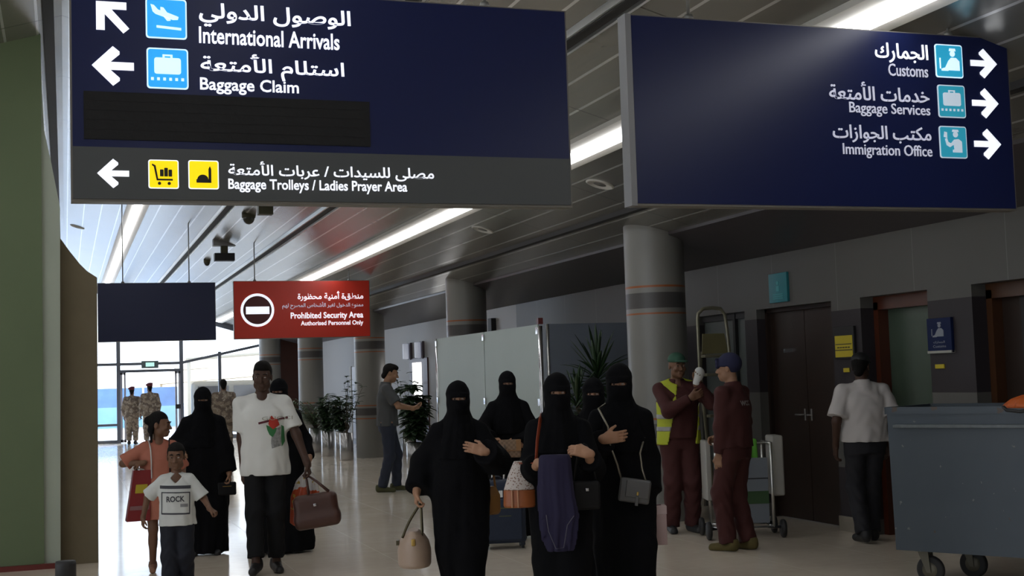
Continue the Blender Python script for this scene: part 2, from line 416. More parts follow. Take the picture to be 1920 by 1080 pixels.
B.prism([(X2, 2.27), (6.1, z1 - .02), (6.1, z1 + .06), (X2, 2.35)], Y - .06, Y + .06)
B.box((-7.9, Y - .06, .5), (X1, Y + .06, .57)); B.box((-7.9, Y - .06, 0), (X1, Y + .06, .09)); B.box((X2, Y - .06, 0), (6.1, Y + .06, .12))
for x in (0,):
    for sx in (-1, 1):   # head following the pitched ceiling
        B.add([(0, Y - .08, CEIL_A), (sx * e, Y - .08, ze), (sx * e, Y - .08, ze - .16), (0, Y - .08, CEIL_A - .16), (0, Y + .08, CEIL_A), (sx * e, Y + .08, ze), (sx * e, Y + .08, ze - .16), (0, Y + .08, CEIL_A - .16)], [(0, 1, 2, 3), (4, 7, 6, 5), (3, 2, 6, 7), (0, 4, 5, 1)])
o = B.build('window_1', M_frame); o['kind'] = 'structure'
B = MB(); B.add([(-7.9, Y, .05), (X1, Y, .05), (X1, Y, cz(X1)), (0, Y, CEIL_A), (-6, Y, ze), (-7.9, Y, ze)], [(0, 1, 2, 3, 4, 5)])
B.add([(X1, Y, 2.12), (X2, Y, 2.12), (X2, Y, cz(X2)), (X1, Y, cz(X1))], [(0, 1, 2, 3)])
B.add([(X2, Y, .05), (6.1, Y, .05), (6.1, Y, ze), (X2, Y, cz(X2))], [(0, 1, 2, 3)])
g = B.build('window_pane', M_glass, o, fix=False)
B = MB(); B.box((6.1, Y - .1, 0), (7.1, Y + .1, 3.1)); struct('wall_end', B, M_redwood)
# sliding door leaves, stacked open either side
for nm, x0, x1 in (('door_1', X1 + .05, X1 + .2), ('door_2', X2 - .2, X2 - .05)):
    B = MB(); B.box((x0, Y - .18, .02), (x0 + .05, Y - .12, 2.06)); B.box((x1 - .05, Y - .18, .02), (x1, Y - .12, 2.06)); B.box((x0, Y - .18, .02), (x1, Y - .12, .1)); B.box((x0, Y - .18, 2.0), (x1, Y - .12, 2.06))
    o = B.build(nm, mat('door_frame_alu', (.5, .5, .58), rough=.3, metal=.8)); o['kind'] = 'structure'
    B = MB(); B.box((x0 + .0, Y - .24, .95), (x1, Y - .18, 1.08)); B.build('door_handle', M_black, o)
    B = MB(); B.box((x0 + .05, Y - .153, .1), (x1 - .05, Y - .147, 2.0)); B.build('door_pane', M_glass, o)
# lit exit sign on the transom
p = onY(265, 677, Y - .1); q = onY(297, 690, Y - .1)
t = thing('exit_sign', 'small green-lit exit sign fixed above the glass entrance doors', 'sign', (p[0], Y - .1, q[2]))
B = MB(); B.box((0, -.05, 0), (q[0] - p[0], .03, p[2] - q[2])); B.build('casing', mat('exit_casing', (.10, .14, .15), rough=.5), t)
B = MB(); B.box((.12, -.056, .05), (q[0] - p[0] - .12, -.048, p[2] - q[2] - .05)); B.build('lit_panel', mat('exit_green', (.1, .5, .35), emit=(.62, .92, .90), es=.85), t)

# ---------------------------------------------------------------- outside
B = MB(); B.box((-60, HALL_END + .15, -.12), (80, 140, -.02)); struct('pavement', B, mat('pavement', (.62, .62, .60), rough=.8, noise=.1, nscale=1))
M_blue = mat('blue_hoarding', (.16, .27, .50), rough=.5, noise=.25, nscale=2); M_lblue = mat('pale_blue_hoarding', (.30, .52, .70), rough=.5, noise=.2, nscale=2)
t = thing('hoarding_fence', 'blue panel fence standing across the forecourt outside the entrance doors', 'fence', (0, 56, 0))
B = MB(); B.box((-8, 0, .85), (4.5, .1, 1.63)); B.build('top_panel', M_blue, t)
B = MB(); B.box((-8, .0, .0), (4.5, .1, .85)); B.build('bottom_panel', M_lblue, t)
for x in (-7, -4.5, -2, .5, 3, 4.4):
    B = MB(); B.box((x, -.08, 0), (x + .08, 0, 1.63)); B.build('post', M_white, t)
t = thing('van', 'grey van parked outside the glass wall right of the doors', 'van', (5.0, 55, 0))
B = MB(); B.rbox((1.9, 1.0, 1.03), (2.0, .95, .78), .18); B.build('body', mat('grey_van', (.17, .17, .16), rough=.35), t)
B = MB(); B.box((.15, -.0, 1.15), (1.4, .06, 1.6)); B.box((1.6, -.0, 1.15), (3.6, .06, 1.6)); B.build('window', mat('dark_window', (.06, .06, .065), rough=.1), t)
for x in (.75, 3.1):
    B = MB(); B.lathe([(.02, -.1), (.32, -.1), (.34, 0), (.32, .1), (.02, .1)], (x, .12, .34), 24, axis='y'); B.build('wheel', M_black, t)
t = thing('car', 'silver car parked outside behind the tall man in white', 'car', (6.7, 48.5, 0))
B = MB(); B.prism([(0, .28), (0, .75), (.7, .92), (1.3, 1.38), (2.6, 1.42), (3.3, .98), (4.1, .85), (4.15, .3)], 0, 1.6); o = B.build('body', mat('silver_car', (.6, .61, .63), rough=.25, metal=.5), t)
B = MB(); B.prism([(.85, .95), (1.36, 1.3), (2.52, 1.34), (3.05, .98)], -.01, 1.61); B.build('window', MATS['dark_window'], t)
for x in (.8, 3.3):
    B = MB(); B.lathe([(.02, -.1), (.3, -.1), (.32, 0), (.3, .1), (.02, .1)], (x, .1, .32), 24, axis='y'); B.build('wheel', M_black, t)
# parking shade: cream fabric sheets on a steel frame
M_cloth = bpy.data.materials.new('shade_fabric'); M_cloth.use_nodes = True
_nt = M_cloth.node_tree; _p = _nt.nodes['Principled BSDF']; _p.inputs['Base Color'].default_value = (.86, .78, .66, 1); _p.inputs['Roughness'].default_value = .8
_t = _nt.nodes.new('ShaderNodeBsdfTranslucent'); _t.inputs[0].default_value = (.95, .87, .75, 1); _m = _nt.nodes.new('ShaderNodeMixShader'); _m.inputs[0].default_value = .75
_nt.links.new(_p.outputs[0], _m.inputs[1]); _nt.links.new(_t.outputs[0], _m.inputs[2]); _nt.links.new(_m.outputs[0], _nt.nodes['Material Output'].inputs[0])
t = thing('shade_canopy', 'cream fabric parking canopy on a steel frame outside the glass wall', 'canopy', (4.0, 47, 0))
B = MB()
nx, ny = 14, 10
for j in range(ny + 1):
    for i in range(nx + 1):
        u, v = i / nx, j / ny; x = u * 14; yy = v * 14
        B.v.append((x, yy, 2.55 + .055 * x - .055 * yy - .10 * math.sin(PI * u) * math.sin(PI * v) + .0))
for j in range(ny):
    for i in range(nx): a = j * (nx + 1) + i; B.f.append((a, a + 1, a + nx + 2, a + nx + 1)); B.mi.append(0); B.sm.append(True)
o = B.build('fabric', M_cloth, t, fix=False); sm = o.modifiers.new('thick', 'SOLIDIFY'); sm.thickness = .015
for yy in (0, 5, 14):
    B = MB(); B.tube([(0, yy, 2.55 - .055 * yy), (14, yy, 3.32 - .055 * yy)], .06); B.build('beam', mat('beige_steel', (.5, .42, .3), rough=.5), t)
for x, yy in ((.1, .0), (7, 0), (13.9, 0), (.1, 14), (13.9, 14)):
    B = MB(); B.tube([(x, yy, -.02), (x, yy, 2.53 + .055 * x - .055 * yy)], .06); B.build('post', MATS['beige_steel'], t)

# ---------------------------------------------------------------- doors and openings in the right wall
def leaf(B, y0, y1, z1=DZ, x=WX + .14, t=.05): B.box((x, y0, .01), (x + t, y1, z1))
ym = (DD[0] + DD[1]) / 2
for nm, a, b in (('door_3', DD[0], ym), ('door_4', ym, DD[1])):
    B = MB(); leaf(B, a + .04, b - .004, DZ - .04) if nm == 'door_3' else leaf(B, a + .004, b - .04, DZ - .04)
    o = B.build(nm, M_wood); o['kind'] = 'structure'
    s = -1 if nm == 'door_4' else 1
    B = MB(); yh = ym + (.06 if nm == 'door_4' else -.06)
    B.box((WX + .130, yh - .012, 1.02), (WX + .142, yh + .012, 1.14), .004); B.tube([(WX + .13, yh, 1.08), (WX + .085, yh, 1.08), (WX + .08, yh - s * .10, 1.08)], .009); B.build('door_handle', mat('dull_handle', (.3, .29, .27), rough=.4, metal=.8), o)
B = MB()
for (a, b) in (DD,): B.box((WX + .1, a, 0), (WX + .22, a + .04, DZ)); B.box((WX + .1, b - .04, 0), (WX + .22, b, DZ)); B.box((WX + .1, a, DZ - .04), (WX + .22, b, DZ))
struct('trim_door_frame', B, M_wood)
B = MB(); B.box((WX + .06, ym + .27, 1.72), (WX + .14, ym + .30, 1.76)); tag(B.build('door_catch', M_steel), 'small bright metal catch high on the dark double door', 'door catch')
# grey-green door beyond the double door, close to the column
B = MB(); leaf(B, D4[0], D4[1], 2.19, WX + .08); o = B.build('door_5', mat('grey_green_door', (.085, .10, .095), rough=.45, noise=.08)); o['kind'] = 'structure'
B = MB(); B.box((WX + .05, D4[0], 0), (WX + .1, D4[0] + .05, 2.19)); B.box((WX + .05, D4[0], 2.12), (WX + .1, D4[1], 2.19)); B.box((WX + .04, D4[0] + .30, 0), (WX + .1, D4[0] + .35, 2.19)); struct('trim_grey_door', B, M_black)
# open doorway with red-brown lining and green glazed leaf
def lining(name, y0, y1, x0, x1, m):
    B = MB(); w = .07
    B.box((x0, y0, 0), (x1, y0 + w, DZ - .05)); B.box((x0, y1 - w, 0), (x1, y1, DZ - .05)); B.box((x0, y0, DZ - .05 - w), (x1, y1, DZ - .0)); return struct(name, B, m)
lining('trim_office_door', D2[0], D2[1], WX + .14, WX + .26, M_redwood)
B = MB(); B.box((WX + .25, D2[0] + .1, .0), (WX + .29, D2[1] - .07, DZ - .1)); o = B.build('door_6', mat('green_glazed_door', (.055, .080, .056), rough=.3, noise=.08)); o['kind'] = 'structure'
B = MB(); B.box((WX + .2, D2[0] + .04, 0), (WX + .27, D2[0] + .16, DZ - .1)); B.build('door_frame', M_wood, o)
lining('trim_side_door', D3[0], D3[1], WX + .14, WX + .26, mat('brown_frame', (.06, .022, .007), rough=.4, noise=.2))
B = MB(); B.box((WX + .24, D3[0], 0), (WX + .30, D3[1], DZ)); o = B.build('door_7', M_wood); o['kind'] = 'structure'
B = MB(); B.box((WX + .20, D3[1] - .40, 0), (WX + .25, D3[1] - .33, DZ - .05)); B.build('door_frame', M_black, o)
# back of the wall so that no daylight leaks through the openings
B = MB(); B.box((WX + .9, -14, 0), (WX + 1.0, HALL_END, 3.2)); B.box((WX, 24, -.0), (WX + 1, 24.1, 3.0)); struct('wall_service', B, mat('service_wall', (.12, .12, .12), rough=.8))
# far narrow door with a bright window, two sconces above
B = MB(); B.box((WX - .03, DF[0], 0), (WX + .06, DF[1], 2.02)); o = B.build('door_8', mat('far_door_wood', (.07, .025, .02), rough=.4)); o['kind'] = 'structure'
B = MB(); B.box((WX - .04, DF[0] + .45, .95), (WX - .028, DF[1] - .28, 1.93)); B.build('door_pane', mat('lit_pane', (.9, .9, .9), emit=(1, .98, .97), es=2.2), o)
for yy, lab in ((27.15, 'white wall sconce above the far door, the one nearer the plants'), (26.15, 'white wall sconce above the far door, the one nearer the frosted screen')):
    t = thing('wall_sconce', lab, 'wall lamp', (WX, yy, 2.02), 0, 'sconces above the far door')
    B = MB(); B.box((-.05, -.12, -.02), (0, .12, .34)); B.build('back_plate', mat('sconce_plate', (.10, .08, .1), rough=.5), t)
    B = MB(); B.lathe([(.06, .0), (.065, .01), (.065, .31), (.06, .32)], (-.115, .0, 0), 20); B.build('shade', mat('sconce_shade', (.75, .78, .85), rough=.3, emit=(.75, .82, 1), es=.25), t)
B = MB(); B.box((WX - .02, 31.2, 0), (WX, 33.2, 1.95)); o = B.build('door_9', mat('far_white_door', (.55, .56, .6), rough=.35)); o['kind'] = 'structure'
B = MB(); B.box((WX - .03, 33.25, 0), (WX, 33.5, 1.97)); struct('trim_far_door', B, mat('far_trim', (.35, .33, .28), rough=.5))
# light intake slot of a small window behind the camera side is not needed: the hall is lit by its strips, the added left windows and the glass end
# ---------------------------------------------------------------- smooth bodies from distance fields
def smin(a, b, k):
    if k <= 0: return np.minimum(a, b)
    h = np.clip(.5 + .5 * (b - a) / k, 0, 1); return b + (a - b) * h - k * h * (1 - h)
A3 = lambda p: np.asarray(p, dtype=np.float32)
class Field:
    def __init__(s): s.prims = []; s.fine = []; s.warp = None
    def _add(s, lo, hi, fn, k, op='u'): s.prims.append((A3(lo), A3(hi), fn, k, op)); return s
    def cap(s, a, b, ra, rb=None, k=.02, op='u', flat=None, sq=1.0):
        """tapered capsule; flat cuts the far end square; sq squashes the section along y"""
        a, b = A3(a), A3(b); rb = ra if rb is None else rb; r = max(ra, rb)
        d = b - a; L2 = float(d @ d) + 1e-9; L = math.sqrt(L2)
        def fn(X, Y, Z):
            px, py, pz = X - a[0], Y - a[1], Z - a[2]
            t = (px * d[0] + py * d[1] + pz * d[2]) / L2
            tc = np.clip(t, 0, 1)
            qx, qy, qz = px - tc * d[0], (py - tc * d[1]) / sq, pz - tc * d[2]
            f = (np.sqrt(qx * qx + qy * qy + qz * qz) - (ra + tc * (rb - ra))) * min(1, sq)
            if flat: f = np.maximum(f, (t - 1) * L)
            return f
        return s._add(np.minimum(a, b) - r, np.maximum(a, b) + r, fn, k, op)
    def ell(s, c, r, R=None, k=.02, op='u'):
        c, r = A3(c), A3(r); R = np.eye(3, dtype=np.float32) if R is None else A3(R); m = float(r.max())
        def fn(X, Y, Z):
            x, y, z = X - c[0], Y - c[1], Z - c[2]
            u = (R[0, 0] * x + R[1, 0] * y + R[2, 0] * z) / r[0]; v = (R[0, 1] * x + R[1, 1] * y + R[2, 1] * z) / r[1]; w = (R[0, 2] * x + R[1, 2] * y + R[2, 2] * z) / r[2]
            k0 = np.sqrt(u * u + v * v + w * w); k1 = np.sqrt((u / r[0]) ** 2 + (v / r[1]) ** 2 + (w / r[2]) ** 2) + 1e-6
            return k0 * (k0 - 1) / k1
        return s._add(c - m, c + m, fn, k, op)
    def rbox(s, c, hx, R=None, r=.01, k=.02, op='u'):
        c, hx = A3(c), A3(hx); R = np.eye(3, dtype=np.float32) if R is None else A3(R); m = float(np.linalg.norm(hx)) + r
        def fn(X, Y, Z):
            x, y, z = X - c[0], Y - c[1], Z - c[2]
            q = [np.abs(R[0, i] * x + R[1, i] * y + R[2, i] * z) - (hx[i] - r) for i in range(3)]
            return np.sqrt(sum(np.maximum(t, 0) ** 2 for t in q)) + np.minimum(np.maximum(np.maximum(q[0], q[1]), q[2]), 0) - r
        return s._add(c - m, c + m, fn, k, op)
    def stack(s, rows, k=.03, op='u', folds=None):
        """stacked ellipses: rows of (z, cx, cy, rx, ry); folds=(count, amplitude, z where they fade out, phase)"""
        rows = sorted(rows); T = np.array(rows, dtype=np.float32); z0, z1 = float(T[0, 0]), float(T[-1, 0])
        def fn(X, Y, Z):
            zz = np.clip(Z, z0, z1)
            cx, cy, rx, ry = (np.interp(zz.ravel(), T[:, 0], T[:, i]).astype(np.float32).reshape(zz.shape) for i in (1, 2, 3, 4))
            dx, dy = X - cx, Y - cy; q = np.sqrt((dx / rx) ** 2 + (dy / ry) ** 2); f = (q - 1) * np.minimum(rx, ry)
            if folds:
                n, amp, zf, ph = folds; th = np.arctan2(dy / ry, dx / rx); w = np.clip((zf - Z) / (zf - z0), 0, 1) ** .8
                f = f - amp * w * (np.sin(n * th + ph + 2.3 * np.sin(Z * 3 + ph)) + .55 * np.sin((n * 2 + 1) * th + 1.7 * ph - Z * 4))
            return np.maximum(f, np.maximum(z0 - Z, Z - z1))
        m = .03
        lo = [float((T[:, 1] - T[:, 3]).min()) - m, float((T[:, 2] - T[:, 4]).min()) - m, z0]; hi = [float((T[:, 1] + T[:, 3]).max()) + m, float((T[:, 2] + T[:, 4]).max()) + m, z1]
        return s._add(lo, hi, fn, k, op)
    def cut(s, p, n, lo=None, hi=None):
        """remove everything on the side of the plane that n points to (inside a region)"""
        p, n = A3(p), A3(n); n = n / np.linalg.norm(n)
        return s._add(lo if lo is not None else (-9, -9, -9), hi if hi is not None else (9, 9, 9), lambda X, Y, Z: -((X - p[0]) * n[0] + (Y - p[1]) * n[1] + (Z - p[2]) * n[2]), 0, 's')
    def refine(s, c, r, h): s.fine.append((A3(c), r, h)); return s
    def solve(s, h):
        U = [p for p in s.prims if p[4] == 'u']
        lo = np.min([p[0] for p in U], 0) - 2.5 * h - .02; hi = np.max([p[1] for p in U], 0) + 2.5 * h + .02
        ax = []
        for i in range(3):
            x = float(lo[i]); xs = [x]
            while x < hi[i]:
                st = h
                for (c, r, hf) in s.fine:
                    if c[i] - r <= x <= c[i] + r: st = min(st, hf)
                x += st; xs.append(x)
            ax.append(np.array(xs, dtype=np.float32))
        V = np.full([len(a) for a in ax], .25, dtype=np.float32)
        for (pl, ph, fn, k, op) in s.prims:
            m = k + 2.5 * h; sl = []
            for i in range(3):
                a = max(0, int(np.searchsorted(ax[i], pl[i] - m)) - 1); b = min(len(ax[i]), int(np.searchsorted(ax[i], ph[i] + m)) + 1); sl.append(slice(a, b))
            if any(q.stop <= q.start for q in sl): continue
            X = ax[0][sl[0]][:, None, None]; Yy = ax[1][sl[1]][None, :, None]; Z = ax[2][sl[2]][None, None, :]
            d = fn(X, Yy, Z); cur = V[tuple(sl)]
            V[tuple(sl)] = smin(cur, d, k) if op == 'u' else (-smin(-cur, d, k))
        if s.warp: V = V + s.warp(ax[0][:, None, None], ax[1][None, :, None], ax[2][None, None, :]).astype(np.float32)
        s.ax, s.V = ax, V; return s
    def surface(s):
        V, ax = s.V, s.ax; S = V < 0; n = V.shape
        c = np.zeros((n[0] - 1, n[1] - 1, n[2] - 1), dtype=np.int8); off = [(i, j, k) for i in (0, 1) for j in (0, 1) for k in (0, 1)]
        for (i, j, k) in off: c += S[i:n[0] - 1 + i, j:n[1] - 1 + j, k:n[2] - 1 + k]
        act = (c > 0) & (c < 8); I = np.argwhere(act); idx = np.full(act.shape, -1, dtype=np.int64); idx[act] = np.arange(len(I))
        val = {o: V[I[:, 0] + o[0], I[:, 1] + o[1], I[:, 2] + o[2]] for o in off}
        pos = {o: np.stack([ax[a][I[:, a] + o[a]] for a in range(3)], 1) for o in off}
        P = np.zeros((len(I), 3)); C = np.zeros(len(I))
        for o in off:
            for a in range(3):
                if o[a]: continue
                q = list(o); q[a] = 1; q = tuple(q); v0, v1 = val[o], val[q]; mk = (v0 < 0) != (v1 < 0)
                t = np.where(mk, v0 / np.where(mk, v0 - v1, 1), 0)[:, None]
                P += np.where(mk[:, None], pos[o] + t * (pos[q] - pos[o]), 0); C += mk
        P /= C[:, None]; F = []
        for a in range(3):
            b, d = (a + 1) % 3, (a + 2) % 3
            s0 = [slice(None)] * 3; s1 = [slice(None)] * 3; s0[a] = slice(0, n[a] - 1); s1[a] = slice(1, n[a])
            for ss in (s0, s1): ss[b] = slice(1, n[b] - 1); ss[d] = slice(1, n[d] - 1)
            A, Bq = S[tuple(s0)], S[tuple(s1)]; E = np.argwhere(A != Bq); ins = A[tuple(E.T)]
            base = E.copy(); base[:, b] += 1; base[:, d] += 1
            def cell(db, dd):
                q = base.copy(); q[:, b] -= db; q[:, d] -= dd; return idx[q[:, 0], q[:, 1], q[:, 2]]
            Q = np.stack([cell(1, 1), cell(0, 1), cell(0, 0), cell(1, 0)], 1); Q[~ins] = Q[~ins][:, ::-1]; F.append(Q)
        return P, np.vstack(F)
    def front(s, x, z, rot=None):
        """y of the frontmost surface (towards -y) at x, z"""
        ax, V = s.ax, s.V
        i = min(len(ax[0]) - 2, max(0, int(np.searchsorted(ax[0], x)) - 1)); k = min(len(ax[2]) - 2, max(0, int(np.searchsorted(ax[2], z)) - 1))
        u = (x - ax[0][i]) / (ax[0][i + 1] - ax[0][i]); w = (z - ax[2][k]) / (ax[2][k + 1] - ax[2][k])
        col = (V[i, :, k] * (1 - u) + V[i + 1, :, k] * u) * (1 - w) + (V[i, :, k + 1] * (1 - u) + V[i + 1, :, k + 1] * u) * w
        j = np.argmax(col < 0)
        if col[j] >= 0 or j == 0: return None
        t = col[j - 1] / (col[j - 1] - col[j]); return float(ax[1][j - 1] + t * (ax[1][j] - ax[1][j - 1]))
    def build(s, name, m, parent, h, scale=1.0, smooth=1):
        if not hasattr(s, 'V'): s.solve(h)
        P, F = s.surface()
        if smooth:   # one relaxation pass removes stair steps
            for _ in range(smooth):
                acc = np.zeros_like(P); cnt = np.zeros(len(P))
                for a in range(4):
                    b = (a + 1) % 4
                    np.add.at(acc, F[:, a], P[F[:, b]]); np.add.at(cnt, F[:, a], 1); np.add.at(acc, F[:, b], P[F[:, a]]); np.add.at(cnt, F[:, b], 1)
                P = P * .6 + .4 * acc / np.maximum(cnt, 1)[:, None]
        me = bpy.data.meshes.new(name); me.vertices.add(len(P)); me.vertices.foreach_set('co', (P * scale).astype(np.float32).ravel())
        me.loops.add(4 * len(F)); me.loops.foreach_set('vertex_index', F.astype(np.int32).ravel())
        me.polygons.add(len(F)); me.polygons.foreach_set('loop_start', np.arange(0, 4 * len(F), 4, dtype=np.int32)); me.polygons.foreach_set('loop_total', np.full(len(F), 4, dtype=np.int32))
        me.polygons.foreach_set('use_smooth', np.ones(len(F), dtype=bool)); me.update(calc_edges=True); me.validate()
        me.materials.append(m); o = bpy.data.objects.new(name, me); COL.objects.link(o); o.parent = parent; return o

def nrm(v): v = np.asarray(v, float); return v / (np.linalg.norm(v) + 1e-12)
def ik(a, t, l1, l2, pole):
    a, t = np.asarray(a, float), np.asarray(t, float); d = t - a; L = np.linalg.norm(d)
    if L > (l1 + l2) * .999: t = a + d / L * (l1 + l2) * .999; d = t - a; L = np.linalg.norm(d)
    L = max(L, abs(l1 - l2) + 1e-3); ca = (l1 * l1 + L * L - l2 * l2) / (2 * l1 * L); u = d / np.linalg.norm(d)
    p = np.asarray(pole, float); p = nrm(p - u * (p @ u)); return a + u * l1 * ca + p * l1 * math.sqrt(max(0, 1 - ca * ca)), t
def rotz(a): c, s = math.cos(a), math.sin(a); return np.array([[c, -s, 0], [s, c, 0], [0, 0, 1.]])
def rotx(a): c, s = math.cos(a), math.sin(a); return np.array([[1, 0, 0], [0, c, -s], [0, s, c]])
def roty(a): c, s = math.cos(a), math.sin(a); return np.array([[c, 0, s], [0, 1, 0], [-s, 0, c]])

SKIN = {}
def skin(kind):
    if kind not in SKIN:
        c = {'light': (.40, .215, .13), 'tan': (.30, .165, .10), 'brown': (.155, .078, .045), 'dark': (.062, .030, .019)}[kind]
        SKIN[kind] = mat('skin_' + kind, c, rough=.55, noise=.08, nscale=30, spec=.35)
    return SKIN[kind]
M_eyew = mat('eye_white', (.30, .27, .245), rough=.4); M_iris = mat('iris_brown', (.03, .014, .007), rough=.15)
M_hair = mat('black_hair', (.005, .004, .0035), rough=.75, spec=.2, bump=.6, bscale=180)

class Person:
    """a standing figure 1.75 tall before scaling, facing -y; left hand at +x"""
    def __init__(s, label, loc, rz, H, pose=None, hs=1.0, build=1.0, skin_kind='tan', name='person', group=None, hip=.93, slim=1.0):
        s.P = dict(lean=(0, 0), footL=(.10, -.02, .08), footR=(-.10, .02, .08), handL=None, handR=None, shz=1.40, poleL=(.3, .8, -.2), poleR=(-.3, .8, -.2),
                   dL=(0, -.15, -1), dR=(0, -.15, -1), nL=(-1, 0, 0), nR=(1, 0, 0), curlL=.35, curlR=.35, thumbL=.5, thumbR=.5, head=(0, 0, 0), sw=.178, toeL=(0.15, -1), toeR=(-.15, -1), heelL=0, heelR=0)
        s.P.update(pose or {}); P = s.P
        s.s = H / (1.485 + .265 * hs); s.hs = hs; s.skin = skin(skin_kind); s.b = build
        s.root = thing(name, label, 'person', loc, math.radians(rz), group); s.rz = math.radians(rz); s.loc = np.array(loc, float)
        lx, ly = P['lean']; J = s.J = {}
        for sd, sg in (('L', 1), ('R', -1)):
            J['hip' + sd] = np.array([sg * .09 * slim, 0, hip]); an = np.array(P['foot' + sd], float); J['kn' + sd], J['an' + sd] = ik(J['hip' + sd], an, .44, hip - .08 - .425, (0, -1, 0))
            J['sh' + sd] = np.array([sg * P['sw'] + lx, ly, P['shz']])
            w = P['hand' + sd]; w = np.array([sg * .235 + lx, ly - .03, .885]) if w is None else np.array(w, float)
            J['el' + sd], J['wr' + sd] = ik(J['sh' + sd], w, .29, .26, P['pole' + sd])
        J['chest'] = np.array([lx, ly, 1.28]); J['waist'] = np.array([lx * .5, ly * .5, 1.10]); J['pelvis'] = np.array([0, 0, .95]); J['neck'] = np.array([lx, ly + .01, 1.46])
        yaw, pitch, tilt = [math.radians(a) for a in P['head']]; s.HR = rotz(yaw) @ rotx(pitch) @ roty(tilt)
        J['head'] = np.array([lx, ly - .015, 1.485]) + s.HR @ np.array([0, -.004, .15 * hs])
    def hp(s, x, y, z): return s.J['head'] + s.HR @ (np.array([x, y, z]) * s.hs)
    def hpi(s, x, y, z): return s.hp(x, y, z)
    def world(s, p): return s.loc + rotz(s.rz) @ (np.asarray(p, float) * s.s)
    def local(s, w): return rotz(-s.rz) @ (np.asarray(w, float) - s.loc) / s.s
    def hand(s, F, sd):
        P, J = s.P, s.J; W = J['wr' + sd]; d = nrm(P['d' + sd]); n = np.asarray(P['n' + sd], float); n = nrm(n - d * (n @ d)); t = np.cross(d, n) * (-1 if sd == 'L' else 1); R = np.stack([t, n, d], 1)
        q = .92 if s.hs > 1.02 else 1.0; c = P['curl' + sd]
        F.rbox(W + d * .048 * q, (.040 * q, .0145, .046 * q), R, r=.013, k=.016); F.cap(W - d * .02, W + d * .015, .026, .025, k=.02, sq=1)
        for off, L, a in ((.030, .068, .9), (.0105, .078, 1.0), (-.0095, .072, 1.08), (-.029, .056, 1.2)):
            p = W + d * (.088 * q) + t * off * q; ang = 0; dirv = d + t * off * 1.6; dirv = nrm(dirv)
            for seg, r0 in ((.45, .0098), (.32, .009), (.25, .0083)):
                ang += c * a * (.95 if seg < .4 else .8); dd = nrm(dirv * math.cos(ang) + n * math.sin(ang)); e = p + dd * L * seg * q
                F.cap(p, e, r0, r0 * .93, k=.004); p = e
        s.J['grip' + sd] = W + d * .085 + n * .035
        p = W + d * .022 + t * .030; e = p + nrm(d * .75 + t * (.75 - .3 * c) + n * .35) * .045; F.cap(p, e, .014, .0115, k=.014)
        th = P['thumb' + sd]; e2 = e + nrm(d * .9 + t * (.35 - th) + n * (.25 + .5 * c)) * .034; F.cap(e, e2, .011, .0088, k=.005)
        F.refine(W + d * .07, .105, .0045)
    def body(s, h=.012, face=True, hands=True, fineface=.0038):
        J, b = s.J, s.b; F = Field(); lx, ly = s.P['lean']
        F.cap(J['pelvis'] + [-.07 * b, 0, 0], J['pelvis'] + [.07 * b, 0, 0], .112 * b, k=.05)
        F.cap(J['waist'] + [-.055 * b, 0, 0], J['waist'] + [.055 * b, 0, 0], .098 * b, k=.07)
        F.cap(J['chest'] + [-.075 * b, 0, 0], J['chest'] + [.075 * b, 0, 0], .112 * b, k=.07)
        for sd in 'LR': F.cap(J['neck'] - [0, 0, .03], J['sh' + sd] + [0, 0, .005], .058, .048, k=.05)
        F.cap(J['neck'] - [0, 0, .05], J['head'] + s.HR @ np.array([0, .015, -.06]) * s.hs, .060, .052, k=.035)
        for sd in 'LR':
            F.cap(J['sh' + sd], J['el' + sd], .050 * b, .040 * b, k=.03); F.cap(J['el' + sd], J['wr' + sd], .042 * b, .027, k=.02)
            F.cap(J['hip' + sd], J['kn' + sd], .083 * b, .054 * b, k=.05); F.cap(J['kn' + sd], J['an' + sd], .054 * b, .035, k=.02)
            m = (J['kn' + sd] * .68 + J['an' + sd] * .32) + [0, .018, 0]; F.ell(m, (.045 * b, .05 * b, .10), k=.03)
            tx, ty = nrm(s.P['toe' + sd]); A = J['an' + sd]; hl = s.P['heel' + sd]; tip = A + [tx * .15, ty * .15, -.055 - hl]
            F.cap(A + [-tx * .03, -ty * .03, -.04], tip, .034, .024, k=.03); s.J['toe' + sd] = tip; s.J['heel' + sd] = A + [-tx * .045, -ty * .045, -.045]
            if hands: s.hand(F, sd)
        g = lambda x, y, z: s.hp(x, y, z); q = s.hs; e = lambda c, r, k=.02, op='u': F.ell(g(*c), np.array(r) * q, s.HR, k, op); cp = lambda a, b2, ra, rb, k, op='u': F.cap(g(*a), g(*b2), ra * q, rb * q, k, op=op)
        e((0, .014, .026), (.074, .094, .089), .01); e((0, -.032, -.03), (.061, .062, .085), .03); e((0, -.066, -.098), (.028, .026, .022), .03); cp((-.04, -.02, -.078), (.04, -.02, -.078), .028, .028, .03)
        if face:
            cp((-.034, -.082, .018), (.034, -.082, .018), .012, .012, .02)
            for sx in (-1, 1):
                e((sx * .032, -.106, -.002), (.020, .018, .013), .010, 's'); e((sx * .031, -.0795, -.003), (.0155, .0155, .0145), .005); e((sx * .031, -.097, -.003), (.0125, .02, .0042), .002, 's'); e((sx * .042, -.072, -.035), (.022, .02, .02), .02); e((sx * .076, .010, -.012), (.009, .020, .031), .006); e((sx * .011, -.100, -.041), (.009, .011, .008), .006)
            cp((0, -.088, .004), (0, -.113, -.036), .008, .0115, .010)
            cp((-.017, -.090, -.066), (.017, -.090, -.066), .008, .008, .008); cp((-.016, -.089, -.077), (.016, -.089, -.077), .0085, .0085, .008); e((0, -.103, -.0715), (.024, .008, .0022), .003, 's')
            F.refine(g(0, -.03, -.02), .125 * q, fineface)
        s.bodyF = F; s.body_o = F.build('body', s.skin, s.root, h, s.s)
